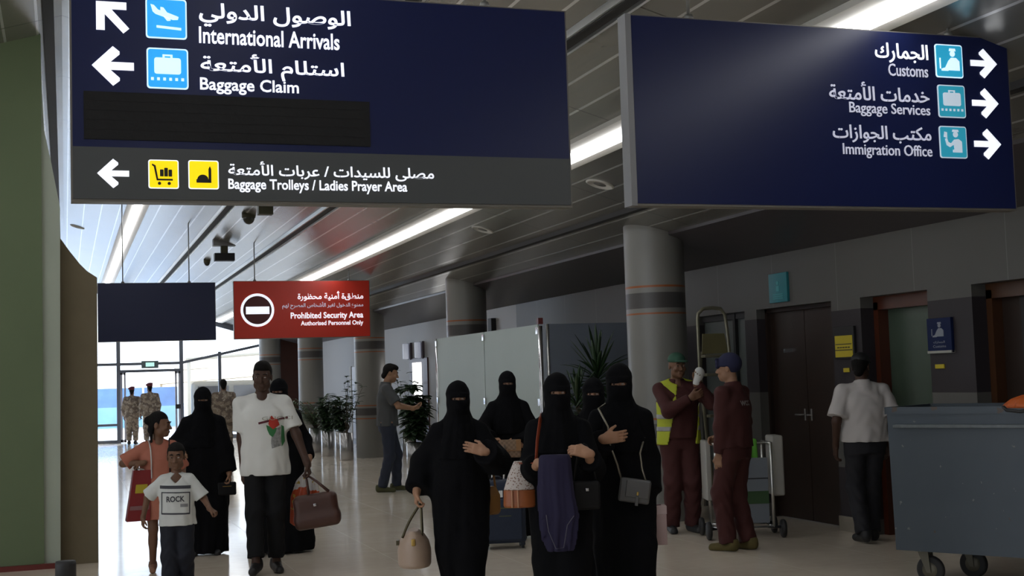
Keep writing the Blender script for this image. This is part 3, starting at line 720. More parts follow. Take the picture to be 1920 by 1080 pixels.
        if face:
            for sx in (-1, 1):
                B = MB(); c = g(sx * .031, -.0800, -.003) * s.s; r = .0128 * q * s.s; B.sphere(c, r, 12, 8); fw = s.HR @ np.array([0, -1, 0])
                B.build('eye', [M_eyew, M_iris], s.root, fix=False); o = s.root.children[-1]
                for pl in o.data.polygons:
                    if nrm(np.array(pl.center) - c) @ fw > .80: pl.material_index = 1
                B = MB(); B.tube([g(sx * .014, -.096, .020) * s.s, g(sx * .031, -.0975, .025) * s.s, g(sx * .048, -.086, .020) * s.s], [.003 * q, .0045 * q, .0025 * q], 6); B.build('eyebrow', M_hair, s.root)
        return s
    def hair(s, style='short', h=.007, m=None):
        F = Field(); q = s.hs; e = lambda c, r, k=.015, op='u': F.ell(s.hp(*c), np.array(r) * q, s.HR, k, op)
        e((0, .020, .034), (.080, .100, .094)); 
        if style == 'tall': e((0, -.03, .085), (.062, .065, .045), .03)
        if style == 'quiff': e((0, -.042, .085), (.055, .048, .034), .03)
        F.cap(s.hp(0, .05, -.02), s.hp(0, .075, -.06), .066 * q, .045 * q, .02)
        # clear the face and the ears
        F.rbox(s.hp(0, -.10, -.055), np.array([.11, .075, .105]) * q, s.HR, r=.02, k=.012, op='s'); F.rbox(s.hp(0, -.02, -.10), np.array([.12, .06, .085]) * q, s.HR, r=.02, k=.012, op='s')
        if style == 'bun': e((0, .115, .03), (.045, .045, .045), .02); F.cap(s.hp(-.05, .07, -.03), s.hp(-.075, .05, -.17), .02 * q, .012 * q, .02)
        F.warp = lambda X, Y, Z: .002 * np.sin(X * 190 + np.sin(Z * 80)) * np.sin(Y * 170) * np.sin(Z * 210)
        return F.build('hair', m or M_hair, s.root, h, s.s)
    def shoes(s, m, sole=None, k=1.0, name='shoe', sandal=False):
        for sd in 'LR':
            F = Field(); t, hl = s.J['toe' + sd], s.J['heel' + sd]; d = nrm(t - hl); lowz = min(t[2], hl[2]) - .036
            F.cap(hl + [0, 0, .005], t, .043 * k, .036 * k, .02)
            if not sandal: F.cap(hl + [0, 0, .02], hl + [0, 0, .07], .044 * k, .043 * k, .02, flat=True); F.cap(hl + [0, 0, .03], t - d * .08 + [0, 0, .012], .044 * k, .03, .02)
            else: F.cut(t + [0, 0, -.004], (0, 0, 1))
            F.cut(np.array([0, 0, -.0 if lowz > -.01 else 0]) + [0, 0, max(.004, 0)], (0, 0, -1))
            o = F.build(name, m, s.root, .009, s.s)
            if sole:
                G = Field(); G.cap(hl + [0, 0, .0], t, .047 * k, .040 * k, .02); G.cut(t + [0, 0, -.022], (0, 0, 1)); G.cut((0, 0, .003), (0, 0, -1)); G.build('sole', sole, o, .009, s.s)
    def limb(s, F, pts, rs, k=.03, flat=True):
        for i in range(len(pts) - 1): F.cap(pts[i], pts[i + 1], rs[i], rs[i + 1], k, flat=(flat and i == len(pts) - 2))
    def trousers(s, m, legs=(.098, .072, .062), hem=.06, waist=1.06, name='trousers', h=.011, wrinkle=.004, cy=0, wide=0.0):
        F = Field(); J, b = s.J, s.b
        F.stack([(waist, J['waist'][0] * .8, J['waist'][1] * .8, .160 * b, .122 * b), (1.0, 0, 0, .166 * b, .126 * b), (.90, 0, .005, .178 * b, .128 * b), (.82, 0, .005, .165 * b, .12 * b)], .03)
        for sd in 'LR':
            A = J['an' + sd]; K = J['kn' + sd]; u = nrm(A - K); E = A - u * (hem - .06) + u * .02
            s.limb(F, [J['hip' + sd] - [0, 0, .02], K, E], [legs[0] * b, legs[1] * b, legs[2] * b], .04)
        F.cut((0, 0, .012), (0, 0, -1)); F.warp = lambda X, Y, Z: wrinkle * np.sin(Z * 42 + 3 * np.sin(X * 25) + 2 * np.sin(Y * 30)) * np.clip((1.0 - Z) * 2, 0, 1)
        return F.build(name, m, s.root, h, s.s)
    def shirt(s, m, hem=.86, sleeve=.62, name='shirt', h=.009, loose=1.0, collar=False, vneck=False, r=(.075, .072), wrinkle=.003, cuff=None, keep=None):
        """sleeve: fraction of upper arm covered (1..2 reaches down the forearm)"""
        F = Field(); J, b = s.J, s.b; L = loose
        c, w = J['chest'], J['waist']
        rows = [(hem, 0, .002, .200 * b * L, .152 * b * L), (.93, w[0] * .4, w[1] * .4, .198 * b * L, .150 * b * L), (1.08, w[0], w[1], .186 * b * L, .142 * b * L), (1.27, c[0], c[1], .192 * b * L, .142 * b * L), (1.35, c[0], c[1] + .005, .170 * b * L, .118 * b * L), (1.42, c[0], c[1] + .01, .11 * b, .085 * b)]
        F.stack(rows, .03, folds=(5, .006, 1.25, s.rz * 3))
        for q, hw, rr_ in ((J['waist'], .055, .112), (J['chest'], .075, .124)): F.cap(q + [-hw * b, 0, 0], q + [hw * b, 0, 0], rr_ * b, k=.04)
        for sd in 'LR': F.cap(J['neck'] - [0, 0, .03], J['sh' + sd] + [0, 0, .004], .070, .060, k=.045)
        F.cap(J['neck'] - [0, 0, .08], J['neck'] + [0, -.003, .008], .088, .066, .03, flat=True)
        for sd in 'LR':
            S, E, W = J['sh' + sd], J['el' + sd], J['wr' + sd]
            if sleeve <= 1: s.limb(F, [S, S + (E - S) * sleeve], [r[0] * b * .84, r[1] * b], .03)
            else: s.limb(F, [S, E, E + (W - E) * (sleeve - 1)], [r[0] * b * .84, r[1] * .85 * b, (cuff or r[1] * .62) * b], .035)
        if vneck: F.rbox(J['neck'] + [0, -.115, -.03], (.045, .06, .055), roty(PI / 4), r=.01, k=.008, op='s')
        else: F.ell(J['neck'] + [0, -.095, .012], (.06, .055, .045), None, .01, op='s')
        if collar:
            F.cap(J['neck'] + [0, .004, -.01], J['neck'] + [0, -.002, .045], .083, .072, .012, flat=True)
            F.rbox(J['neck'] + [0, -.10, .02], (.022, .05, .06), None, r=.01, k=.008, op='s')
        F.warp = lambda X, Y, Z: wrinkle * np.sin(Z * 38 + X * 22 + 2 * np.sin(X * 18 + Y * 26)) * np.sin(X * 31 + 1.3)
        o = F.build(name, m, s.root, h, s.s); s.shirtF = F; return o
    def decal(s, mb, name, m, parent, F=None, lift=.004, step=.02):
        """lay flat artwork (local x, z in body units) on the front of a garment, following its surface"""
        import bmesh
        F = F or s.shirtF; me = bpy.data.meshes.new(name); me.from_pydata(mb.v, [], mb.f)
        for q in (m if isinstance(m, list) else [m]): me.materials.append(q)
        me.polygons.foreach_set('material_index', mb.mi)
        bm = bmesh.new(); bm.from_mesh(me); bmesh.ops.triangulate(bm, faces=bm.faces)
        for _ in range(5):
            ed = [e for e in bm.edges if e.calc_length() > step]
            if not ed: break
            bmesh.ops.subdivide_edges(bm, edges=ed, cuts=1); bmesh.ops.triangulate(bm, faces=bm.faces)
        for v in bm.verts:
            y = F.front(v.co.x, v.co.z); y = y if y is not None else -.1
            v.co = Vector((v.co.x, y - lift + v.co.y, v.co.z)) * s.s
        bm.to_mesh(me); bm.free(); o = bpy.data.objects.new(name, me); COL.objects.link(o); o.parent = parent; return o

M_abaya = mat('black_abaya', (.0045, .0045, .0055), rough=.95, spec=.12, noise=.2, nscale=5)
M_veil = mat('black_veil', (.004, .004, .005), rough=.95, spec=.12)
def robed(label, loc, rz, H, pose, wide=1.0, hemw=.27, veil_len=1.18, slit=.009, sleeve=(.066, .080, .090), hand_cover=.86, skin_kind='light', hemz=.02, shift=0.0, drape=1.0, folds=9, legr=.095, hipw=1.0):
    """woman in a full-length abaya with a face veil"""
    ps = dict(sw=.150, shz=1.375); ps.update(pose); p = Person(label, loc, rz, H, ps, skin_kind=skin_kind, build=.95); p.body(h=.014); J = p.J; w = wide
    p.shoes(M_black)
    F = Field(); lx, ly = p.P['lean']
    F.stack([(hemz, shift, .02, hemw, hemw * .80), (.25, shift * .8, .015, hemw * .97, hemw * .76), (.60, shift * .4, .01, .235 * w * hipw, .185 * w), (.92, 0, .0, .215 * w * hipw, .165 * w), (1.12, lx * .5, ly * .5, .196 * w, .152 * w), (1.26, lx, ly, .190 * w, .140 * w), (1.36, lx, ly + .005, .150, .105), (1.45, lx, ly + .01, .085, .075)], .04, folds=(folds, .013, 1.15, loc[0] * 3))
    for sd in 'LR':
        F.cap(J['neck'] - [0, 0, .03], J['sh' + sd], .075, .062, k=.06); F.cap(J['hip' + sd], J['kn' + sd], .135, .105, k=.08); F.cap(J['kn' + sd], J['an' + sd] + [0, 0, .02], .105, legr, k=.08, flat=True)
        S, E, W = J['sh' + sd], J['el' + sd], J['wr' + sd]; p.limb(F, [S, E, E + (W - E) * hand_cover], sleeve, .05)
        if p.P.get('cape' + sd): F.cap(E, np.array([E[0] * .55, E[1], E[2] - .25]), .075, .06, .09)
    F.warp = lambda X, Y, Z: .0035 * np.sin(X * 40 + 4 * np.sin(Z * 9 + X * 6)) * np.sin(Z * 16 + Y * 30)
    F.build('abaya', M_abaya, p.root, .0125, p.s)
    V = Field(); e = lambda c, r, k=.02, op='u': V.ell(p.hp(*c), np.array(r), p.HR, k, op)
    e((0, .014, .030), (.090, .110, .101)); e((0, -.030, -.045), (.079, .108, .10), .03)
    hd = J['head']; d = drape
    V.stack([(veil_len, lx, ly - .045, .185 * d, .125), (1.26, lx, ly - .035, .168 * d, .128), (1.36, lx, ly - .03, .132 * d, .122), (1.44, lx, ly - .024, .106 * d, .112), (1.51, (lx + hd[0]) / 2, ly - .022, .091, .110), (1.60, hd[0], hd[1] - .005, .084, .102), (hd[2] + .02, hd[0], hd[1], .08, .10)], .03, folds=(7, .005, 1.55, 1.0))
    F_ = [V.cap(J['neck'] - [0, 0, .02], J['sh' + q] * .7 + J['neck'] * .3 - [0, 0, .02], .078, .07, k=.06) for q in 'LR']
    ex = p.hp(0, -.10, -.002); V.rbox(ex, (.056, .045, slit), p.HR, r=.006, k=.004, op='s'); V.refine(ex, .085, .005)
    V.warp = lambda X, Y, Z: .0015 * np.sin(Z * 70 + 5 * X + 2 * np.sin(X * 40))
    V.build('face_veil', M_veil, p.root, .0095, p.s)
    return p
# ---------------------------------------------------------------- the people
def face_cam(loc, off=0.0): return math.degrees(math.atan2(-loc[0], loc[1])) + off
def depth(loc): return float((RC.T @ (np.array([loc[0], loc[1], 1.0]) - EYE))[2])
def lp(loc, rz, H, px, py, fwd=0.0, hs=1.0):
    """where a pixel's point at the person's own distance (less fwd) lies in the person's frame"""
    w = onD(px, py, depth(loc) - fwd); return rotz(-math.radians(rz)) @ (w - np.array([loc[0], loc[1], 0])) / (H / (1.485 + .265 * hs))
def ldir(loc, rz, a, b, fwd=(0, 0)):
    v = onD(*b, depth(loc) - fwd[1]) - onD(*a, depth(loc) - fwd[0]); return rotz(-math.radians(rz)) @ v
TIME = __import__('time'); _t0 = TIME.time()

# --- four veiled women walking towards the camera, a fifth behind
locA = (2.50, 8.47, 0); rA = face_cam(locA)
A = robed('woman in black abaya and face veil, leftmost of the front row, carrying a cream handbag', locA, rA, 1.53, dict(
    handL=lp(locA, rA, 1.53, 908, 846, .26), dL=ldir(locA, rA, (908, 844), (866, 833)), nL=(0, .9, -.2), curlL=.22, thumbL=.2, poleL=(.6, .35, -.8),
    handR=lp(locA, rA, 1.53, 781, 922, .06), dR=(-.05, -.1, -1), nR=(1, .1, 0), curlR=1.0, poleR=(-.25, 1, 0), head=(3, 4, 0), footL=(.055, -.12, .08), footR=(-.045, .14, .10)),
    wide=1.08, hipw=.80, hemw=.15, hand_cover=.93, veil_len=1.17, shift=.0, sleeve=(.07, .095, .10))
locC = (2.846, 7.501, 0); rC = face_cam(locC)
C = robed('woman in black abaya and face veil at the centre, purple cloth over her arm', locC, rC, 1.56, dict(
    handL=lp(locC, rC, 1.56, 1103, 850, .27), dL=ldir(locC, rC, (1103, 848), (1060, 838)), nL=(-.1, .8, -.5), curlL=.65, thumbL=.4, poleL=(.25, .2, -1),
    handR=lp(locC, rC, 1.56, 1012, 868, .25), dR=(.8, -.5, -.1), nR=(0, .5, -1), curlR=.6, poleR=(-.35, .6, -1), head=(4, 3, 0), footL=(.06, -.10, .08), footR=(-.06, .12, .10)),
    wide=1.02, hipw=.80, hemw=.155, hand_cover=.62, veil_len=1.22, sleeve=(.068, .085, .082))
locD = (3.368, 7.742, 0); rD = face_cam(locD)
D = robed('tall woman in black abaya and face veil, rightmost, with a grey crossbody bag', locD, rD, 1.61, dict(
    handR=lp(locD, rD, 1.61, 1134, 822, .26), dR=ldir(locD, rD, (1134, 820), (1180, 815)), nR=(.05, .95, .1), curlR=.3, thumbR=-.1, poleR=(-.5, .4, -1),
    handL=lp(locD, rD, 1.61, 1217, 926, .05), dL=(0, -.15, -1), nL=(-1, .1, 0), curlL=.95, poleL=(.2, 1, 0), head=(-4, 8, 0), footL=(.09, -.14, .08), footR=(-.08, .16, .10)),
    wide=1.0, hipw=.85, hemw=.20, hand_cover=.90, veil_len=1.15)
locB = (4.09, 12.14, 0); rB = face_cam(locB)
Bw = robed('woman in black abaya and face veil walking behind, pushing the navy suitcase', locB, rB, 1.605, dict(
    handR=lp(locB, rB, 1.605, 920, 825, .30), dR=ldir(locB, rB, (920, 824), (945, 822)), nR=(.1, -.2, -1), curlR=1.0, thumbR=.6, poleR=(-.9, .4, -.5),
    handL=lp(locB, rB, 1.605, 975, 835, .20), dL=(-.9, -.2, .1), nL=(0, .3, 1), curlL=.9, poleL=(.9, .3, -.5), head=(4, 2, 0)),
    wide=.98, hemw=.22, hand_cover=.92, veil_len=1.10, drape=1.05)
locE = (3.60, 8.75, 0); rE = face_cam(locE)
robed('veiled woman in black almost hidden behind the tall woman with the grey bag', locE, rE, 1.52, dict(head=(0, 2, 0)), wide=1.0, hemw=.22)
# --- woman in black with the children, woman behind the tall man
locF = (1.222, 12.6, 0); rF = face_cam(locF, 3)
Fw = robed('woman in black abaya walking behind the two children, holding a small black bag', locF, rF, 1.545, dict(
    handL=lp(locF, rF, 1.545, 434, 905, .10), dL=(.1, -.2, -1), nL=(-1, .1, 0), curlL=.9, poleL=(.3, 1, 0), handR=lp(locF, rF, 1.545, 345, 850, .12), dR=(-.2, -.6, -.7), nR=(.8, 0, -.5), poleR=(-.4, 1, -.3), head=(-2, 5, 0)),
    wide=1.08, hemw=.24, hand_cover=.97, veil_len=1.12, skin_kind='tan', sleeve=(.085, .095, .088))
locH = (1.90, 12.35, 0); rH = face_cam(locH, 0)
Hw = robed('woman in black abaya mostly hidden behind the tall man in the white shirt', locH, rH, 1.60, dict(
    handL=lp(locH, rH, 1.60, 580, 858, .05), dL=(.05, -.1, -1), nL=(-1, .1, 0), curlL=.5, poleL=(.15, 1, 0), head=(-12, 3, 0)), wide=.95, sleeve=(.06, .062, .06), hemw=.33, hand_cover=.95, skin_kind='tan')
print('robed', round(TIME.time() - _t0, 1))

# --- tall man in white T-shirt
M_tee = mat('white_cotton', (.70, .70, .66), rough=.85, sheen=.1); M_blackcloth = mat('black_cloth', (.007, .007, .008), rough=.85, spec=.25)
locG = (1.589, 11.195, 0); rG = face_cam(locG, -2); HG = 1.748
G = Person('tall young man in white printed T-shirt and black trousers carrying bags', locG, rG, HG, dict(
    handR=lp(locG, rG, HG, 457, 898, .06), dR=(.02, -.22, -1), nR=(.9, .3, 0), curlR=.5, poleR=(-.1, 1, 0), handL=lp(locG, rG, HG, 577, 872, .04), dL=(.25, -.1, -1), nL=(-1, .1, 0), curlL=1.0, poleL=(.2, 1, 0),
    footL=(.085, -.06, .08), footR=(-.075, -.26, .08), toeL=(.2, -1), toeR=(-.15, -1), head=(-4, 6, 3), lean=(-.01, 0), sw=.182), skin_kind='dark')
G.body(h=.011); G.hair('tall', h=.007); G.shoes(mat('black_sandal', (.012, .011, .011), rough=.5), name='sandal')
G.trousers(M_blackcloth, legs=(.090, .076, .070), hem=.12, waist=1.02, wrinkle=.003)
tee = G.shirt(M_tee, hem=.80, sleeve=.78, r=(.076, .076), loose=1.03, name='t_shirt', wrinkle=.0035)
def deco(mb, pts): mb.add([(x, 0, z) for x, z in pts], [tuple(range(len(pts)))]); return mb
def gx(px, py): q = lp(locG, rG, HG, px, py, .13); return q[0], q[2]
q0, q1 = gx(491, 780), gx(548, 765)
G.decal(text_mesh('GUCCI', q0[0], q1[0], 1.262, 1.292, 0, bold=0, ext=0), 'print_lettering', mat('print_grey', (.36, .35, .28), rough=.8), tee, lift=.007)
mb = MB(); deco(mb, [gx(*p) for p in [(484, 792), (505, 787), (505, 791), (485, 796)]]); deco(mb, [gx(*p) for p in [(519, 785), (539, 781), (540, 785), (520, 789)]])
G.decal(mb, 'print_bar', mat('print_maroon', (.09, .012, .02), rough=.8), tee, lift=.004)
mb = MB(); deco(mb, [gx(*p) for p in [(505, 785), (509, 779), (513, 784), (519, 786), (522, 791), (524, 797), (518, 801), (512, 805), (506, 800), (503, 795)]])
G.decal(mb, 'print_red', mat('print_red', (.45, .035, .02), rough=.8), tee, lift=.006)
mb = MB(); deco(mb, [gx(*p) for p in [(499, 797), (507, 800), (519, 803), (516, 812), (511, 820), (505, 815), (501, 806)]]); deco(mb, [gx(*p) for p in [(527, 797), (532, 800), (534, 828), (528, 838), (527, 820)]])
G.decal(mb, 'print_green', mat('print_green', (.03, .16, .05), rough=.8), tee, lift=.0045)
mb = MB(); deco(mb, [gx(*p) for p in [(519, 803), (526, 800), (527, 836), (510, 841), (508, 830), (509, 819)]])
G.decal(mb, 'print_black', mat('print_speckle', (.28, .28, .27), rough=.8, noise=.95, nscale=40), tee, lift=.003)

# --- boy
locJ = (.784, 10.147, 0); rJ = face_cam(locJ, -3); HJ = 1.14; hJ = 1.32
J = Person('small boy in a white printed T-shirt and navy trousers walking in front', locJ, rJ, HJ, dict(
    handR=lp(locJ, rJ, HJ, 268, 972, .02, hJ), dR=(0, -.1, -1), nR=(.9, .3, 0), curlR=.55, poleR=(-1, .6, 0), handL=lp(locJ, rJ, HJ, 394, 955, .12, hJ), dL=(.75, -.3, -.45), nL=(-.4, .3, -.9), curlL=1.15, poleL=(.4, .8, -.6),
    sw=.155, footL=(.10, .05, .10), footR=(-.08, -.16, .08), head=(-3, 4, 0)), hs=hJ, skin_kind='brown', build=1.0)
J.body(h=.011, fineface=.005); J.hair('short', h=.007); J.shoes(M_black, sole=M_white)
tr = J.trousers(mat('navy_cloth', (.004, .0055, .013), rough=.8), legs=(.115, .10, .095), hem=.09, waist=1.06)
F2 = Field()
teeJ = J.shirt(mat('white_jersey', (.60, .61, .58), rough=.85), hem=.86, sleeve=.92, r=(.076, .090), loose=1.10, vneck=True, name='t_shirt')
def jx(px, py): q = lp(locJ, rJ, HJ, px, py, .12, hJ); return q[0], q[2]
def jtext(s, px0, py0, px1, py1): a, b = jx(px0, py1), jx(px1, py0); return text_mesh(s, a[0], b[0], a[1], b[1], 0, bold=.03, ext=0)
M_ink = mat('print_ink', (.05, .05, .06), rough=.8)
J.decal(jtext('ROCK', 312, 930, 346, 942), 'print_lettering', M_ink, teeJ); 
mb = MB(); deco(mb, [jx(*p) for p in [(299, 911), (357, 911), (357, 917), (299, 917)]])
for a in ([(302, 923), (356, 923), (356, 925), (302, 925)], [(302, 962), (356, 962), (356, 965), (302, 965)], [(302, 925), (304, 925), (304, 962), (302, 962)], [(354, 925), (356, 925), (356, 962), (354, 962)]): deco(mb, [jx(*p) for p in a])
J.decal(mb, 'print_frame', M_ink, teeJ); mb = MB(); deco(mb, [jx(*p) for p in [(338, 945), (352, 945), (352, 951), (338, 951)]]); J.decal(mb, 'print_tag', mat('print_soft', (.25, .25, .26), rough=.8), teeJ)
mbs = MB(); a = J.J['hipR']; mbs.box((-.125, -.155, .70), (-.105, -.150, 1.0))
# --- girl
locI = (.752, 11.60, 0); rI = face_cam(locI, 8); HI = 1.352; hI = 1.16
I = Person('girl in a salmon dress looking sideways, carrying a red shopping bag', locI, rI, HI, dict(
    handR=lp(locI, rI, HI, 268, 868, .16, hI), dR=ldir(locI, rI, (268, 868), (255, 872)), nR=(.3, 0, -1), curlR=1.0, poleR=(-1, .6, -.3), handL=lp(locI, rI, HI, 345, 900, .05, hI), sw=.15, head=(62, 4, 0), footL=(.07, -.12, .08), footR=(-.07, .08, .09)), hs=hI, skin_kind='brown')
I.body(h=.011); I.hair('bun', h=.007); M_salmon = mat('salmon_cotton', (.40, .135, .085), rough=.8, noise=.08, nscale=6)
F3 = I.shirt(M_salmon, hem=.60, sleeve=.95, r=(.080, .095), loose=1.10, name='dress'); I.shoes(mat('tan_sandal', (.25, .12, .07), rough=.6))
for sx in (-1, 1):
    mb = MB(); pts = []
    for z in np.linspace(1.06, 1.40, 9): pts.append((sx * (.10 + .01 * (z - 1.06)), (I.shirtF.front(sx * .11, z) or -.12) - .004, z))
    pts += [(sx * .115, -.02, 1.485), (sx * .12, .06, 1.44)]
    mb.tube([np.array(q) * I.s for q in pts], .016, 8, flat=(1, .35), up=(1, 0, 0)); mb.build('bag_strap', mat('pale_strap', (.55, .54, .52), rough=.7) if sx < 0 else M_blackcloth, I.root)
print('kids', round(TIME.time() - _t0, 1))

# --- soldiers near the glass end
def camo():
    m = mat('desert_camouflage', (.3, .24, .17), rough=.85); g = NT(m); t = g.n('ShaderNodeTexCoord')
    n1 = g.noise(t.outputs['Object'], 9, 3); n2 = g.noise(t.outputs['Object'], 17, 4)
    c = g.mix(g.math('GREATER_THAN', n1, .5), (.24, .195, .15), (.13, .10, .08)); c = g.mix(g.math('GREATER_THAN', n2, .58), c, (.34, .30, .25)); g.l(c, g.p.inputs['Base Color']); return m
M_camo = camo(); M_beret = mat('maroon_beret', (.10, .012, .025), rough=.85)
def soldier(label, loc, rz, H, beret=True, pose=None, group=None):
    ps = dict(handL=(.25, -.08, .88), handR=(-.25, -.08, .88), sw=.19); ps.update(pose or {}); p = Person(label, loc, rz, H, ps, skin_kind='brown', group=group, build=1.1)
    p.body(h=.02, face=False, hands=True); p.hair('short', h=.014); p.shoes(M_black, k=1.1, name='boot'); p.trousers(M_camo, legs=(.10, .085, .07), h=.02, hem=.12)
    p.shirt(M_camo, hem=.82, sleeve=1.9, r=(.078, .075), h=.018, loose=1.08, name='jacket', collar=True)
    if beret:
        F = Field(); F.ell(p.hp(.012, .01, .098), (.108, .118, .042), p.HR @ roty(.25)); F.cap(p.hp(-.0, -.06, .062), p.hp(0, .07, .055), .078, .078, .03); F.rbox(p.hp(0, -.02, -.03), (.15, .16, .07), p.HR, r=.01, k=.01, op='s'); F.build('beret', M_beret, p.root, .014, p.s)
    return p
soldier('soldier in desert camouflage and maroon beret at the entrance, left one of the pair', (1.80, 38.9, 0), 172, 1.62)
soldier('soldier in desert camouflage and maroon beret at the entrance, right one of the pair', (2.27, 38.46, 0), 186, 1.71)
soldier('bareheaded soldier in desert camouflage seen from behind, beyond the woman with the children', (3.20, 28.5, 0), 176, 1.71, beret=False)

# --- man with the telephone, in profile
locN = (4.319, 18.179, 0); rN = 71 + 4; HN = 1.80
N = Person('man in grey polo shirt and jeans standing by a column, looking at his phone', locN, rN, HN, dict(
    handR=(-.09, -.36, 1.13), dR=(.4, -.9, .15), nR=(.5, .1, 1), curlR=.7, poleR=(-1, .1, -.9), handL=(.11, -.36, 1.13), dL=(-.4, -.9, .15), nL=(-.5, .1, 1), curlL=.7, poleL=(1, .1, -.9),
    head=(0, 16, 0), footL=(.12, -.10, .08), footR=(-.11, .09, .08)), skin_kind='tan')
N.body(h=.012); N.hair('quiff', h=.008); N.trousers(mat('denim', (.016, .022, .042), rough=.8, noise=.3, nscale=9), legs=(.10, .075, .066), hem=.07)
N.shirt(mat('grey_polo', (.060, .064, .068), rough=.85), hem=.90, sleeve=.80, r=(.078, .075), collar=True, name='polo_shirt'); N.shoes(mat('olive_shoe', (.055, .055, .018), rough=.7), sole=M_white)

# --- two workers
M_over = mat('maroon_coverall', (.050, .009, .008), rough=.85, noise=.15, nscale=5); M_hivis = mat('hi_vis_yellow', (.42, .47, .025), rough=.7); M_reflect = mat('reflective_grey', (.30, .30, .29), rough=.4)
def coverall(p, h=.011): p.trousers(M_over, legs=(.108, .088, .078), hem=.07, name='coverall_legs', h=h); return p.shirt(M_over, hem=.92, sleeve=1.93, r=(.08, .078), loose=1.06, collar=True, name='coverall_top', h=h)
locO = (5.67, 11.63, 0); rO = face_cam(locO, 16); HO = 1.735
O = Person('worker in maroon coverall, yellow hi-vis vest and green cap holding the ladder', locO, rO, HO, dict(
    handL=lp(locO, rO, HO, 1306, 718, .22), dL=ldir(locO, rO, (1306, 716), (1314, 692)), nL=(-.7, -.6, 0), curlL=.95, thumbL=.6, poleL=(.8, .3, -1), handR=lp(locO, rO, HO, 1296, 745, .26), dR=(.8, -.3, .3), nR=(.4, .5, .3), curlR=.8, poleR=(-.7, -.1, -1), head=(8, 4, 0)), skin_kind='brown')
O.body(h=.012); O.shoes(M_black, k=1.08, name='boot'); coverall(O)
F = Field(); F.ell(O.hp(0, .012, .052), (.084, .104, .075), O.HR); F.rbox(O.hp(0, -.02, -.06), (.14, .2, .09), O.HR, r=.01, k=.008, op='s'); F.ell(O.hp(0, -.115, .045), (.065, .07, .012), O.HR, .012); F.build('cap', mat('green_cap', (.02, .075, .045), rough=.8), O.root, .007, O.s)
F = Field(); g = M_over
F.cap(O.J['wrL'] + nrm(O.P['dL']) * .0, O.J['wrL'] + nrm(O.P['dL']) * .10, .036, .046, k=.02); F.ell(O.J['wrL'] + nrm(O.P['dL']) * .115 + nrm(O.P['nL']) * .02, (.045, .045, .045), k=.02); F.build('glove', mat('white_glove', (.55, .55, .53), rough=.85), O.root, .008, O.s)
def vest(p):
    c, w = p.J['chest'], p.J['waist']; F = Field()
    rows = [(.86, 0, 0, .224, .176), (1.08, w[0], w[1], .210, .164), (1.27, c[0], c[1], .214, .162), (1.37, c[0], c[1] + .01, .172, .130), (1.43, c[0], c[1] + .01, .11, .10)]
    F.stack(rows, .03); [F.cap(p.J['neck'] - [0, 0, .02], p.J['sh' + q] * .75 + p.J['neck'] * .25, .08, .07, k=.05) for q in 'LR']
    F.rbox(p.J['chest'] + [.10, -.16, .06], (.135, .15, .52), roty(.22), r=.01, k=.006, op='s')
    F.ell(p.J['neck'] + [0, -.05, .05], (.085, .09, .07), None, .01, op='s')
    o = F.build('vest', M_hivis, p.root, .010, p.s)
    for z in (.99, 1.11):
        G2 = Field(); G2.stack([(r[0], r[1], r[2], r[3] + .004, r[4] + .004) for r in rows], .02); G2.cut((0, 0, z), (0, 0, -1)); G2.cut((0, 0, z + .05), (0, 0, 1)); G2.rbox(p.J['chest'] + [.10, -.16, .06], (.137, .15, .52), roty(.22), r=.01, k=.006, op='s'); G2.build('reflective_stripe', M_reflect, o, .010, p.s)
vest(O)
locP = (5.50, 10.20, 0); rP = 212; HP = 1.69
P = Person('worker in maroon coverall and navy cap, seen from behind beside the ladder', locP, rP, HP, dict(
    handL=lp(locP, rP, HP, 1347, 872, .12), dL=(0, -.1, -1), nL=(-1, 0, 0), curlL=.5, poleL=(.5, 1, 0), handR=(-.20, -.24, .98), dR=(.5, -.8, 0), nR=(.5, .3, -.5), curlR=.7, poleR=(-.6, .6, -.6), head=(12, 2, 0),
    footL=(.09, -.05, .08), footR=(-.09, .05, .08)), skin_kind='tan')
P.body(h=.012); P.shoes(mat('olive_suede', (.10, .078, .022), rough=.85), sole=M_black, k=1.1); ct = coverall(P)
F = Field(); F.ell(P.hp(0, .016, .035), (.092, .112, .102), P.HR); F.rbox(P.hp(0, -.09, -.085), (.14, .12, .09), P.HR, r=.02, k=.02, op='s'); F.rbox(P.hp(0, .05, -.12), (.14, .14, .07), P.HR, r=.02, k=.01, op='s')
for z in (.0, .03, .06): F.cap(P.hp(-.06, -.085, z), P.hp(.06, -.085, z + .012), .018, .018, .012)
F.build('knit_cap', mat('navy_cap', (.010, .012, .045), rough=.85), P.root, .008, P.s)
# lettering across the shoulders of the coverall
tb = text_mesh('WCC', -.075, .075, 1.29, 1.335, 0, bold=.03, ext=0)
for i, v in enumerate(tb.v): tb.v[i] = (v[0], 0, v[2])
Fm = P.shirtF; Vf = Fm.V[:, ::-1, :]; ax = [Fm.ax[0], -Fm.ax[1][::-1], Fm.ax[2]]
Fb = Field(); Fb.V, Fb.ax = Vf, ax
o = P.decal(tb, 'back_lettering', mat('faded_white', (.32, .30, .29), rough=.8), ct, F=Fb)
for v in o.data.vertices: v.co = Vector((-v.co.x, -v.co.y, v.co.z)) if False else Vector((v.co.x, -v.co.y, v.co.z))
for v in o.data.vertices: v.co.x = -v.co.x
o.data.flip_normals()
for v in o.data.vertices: v.co.x += .02

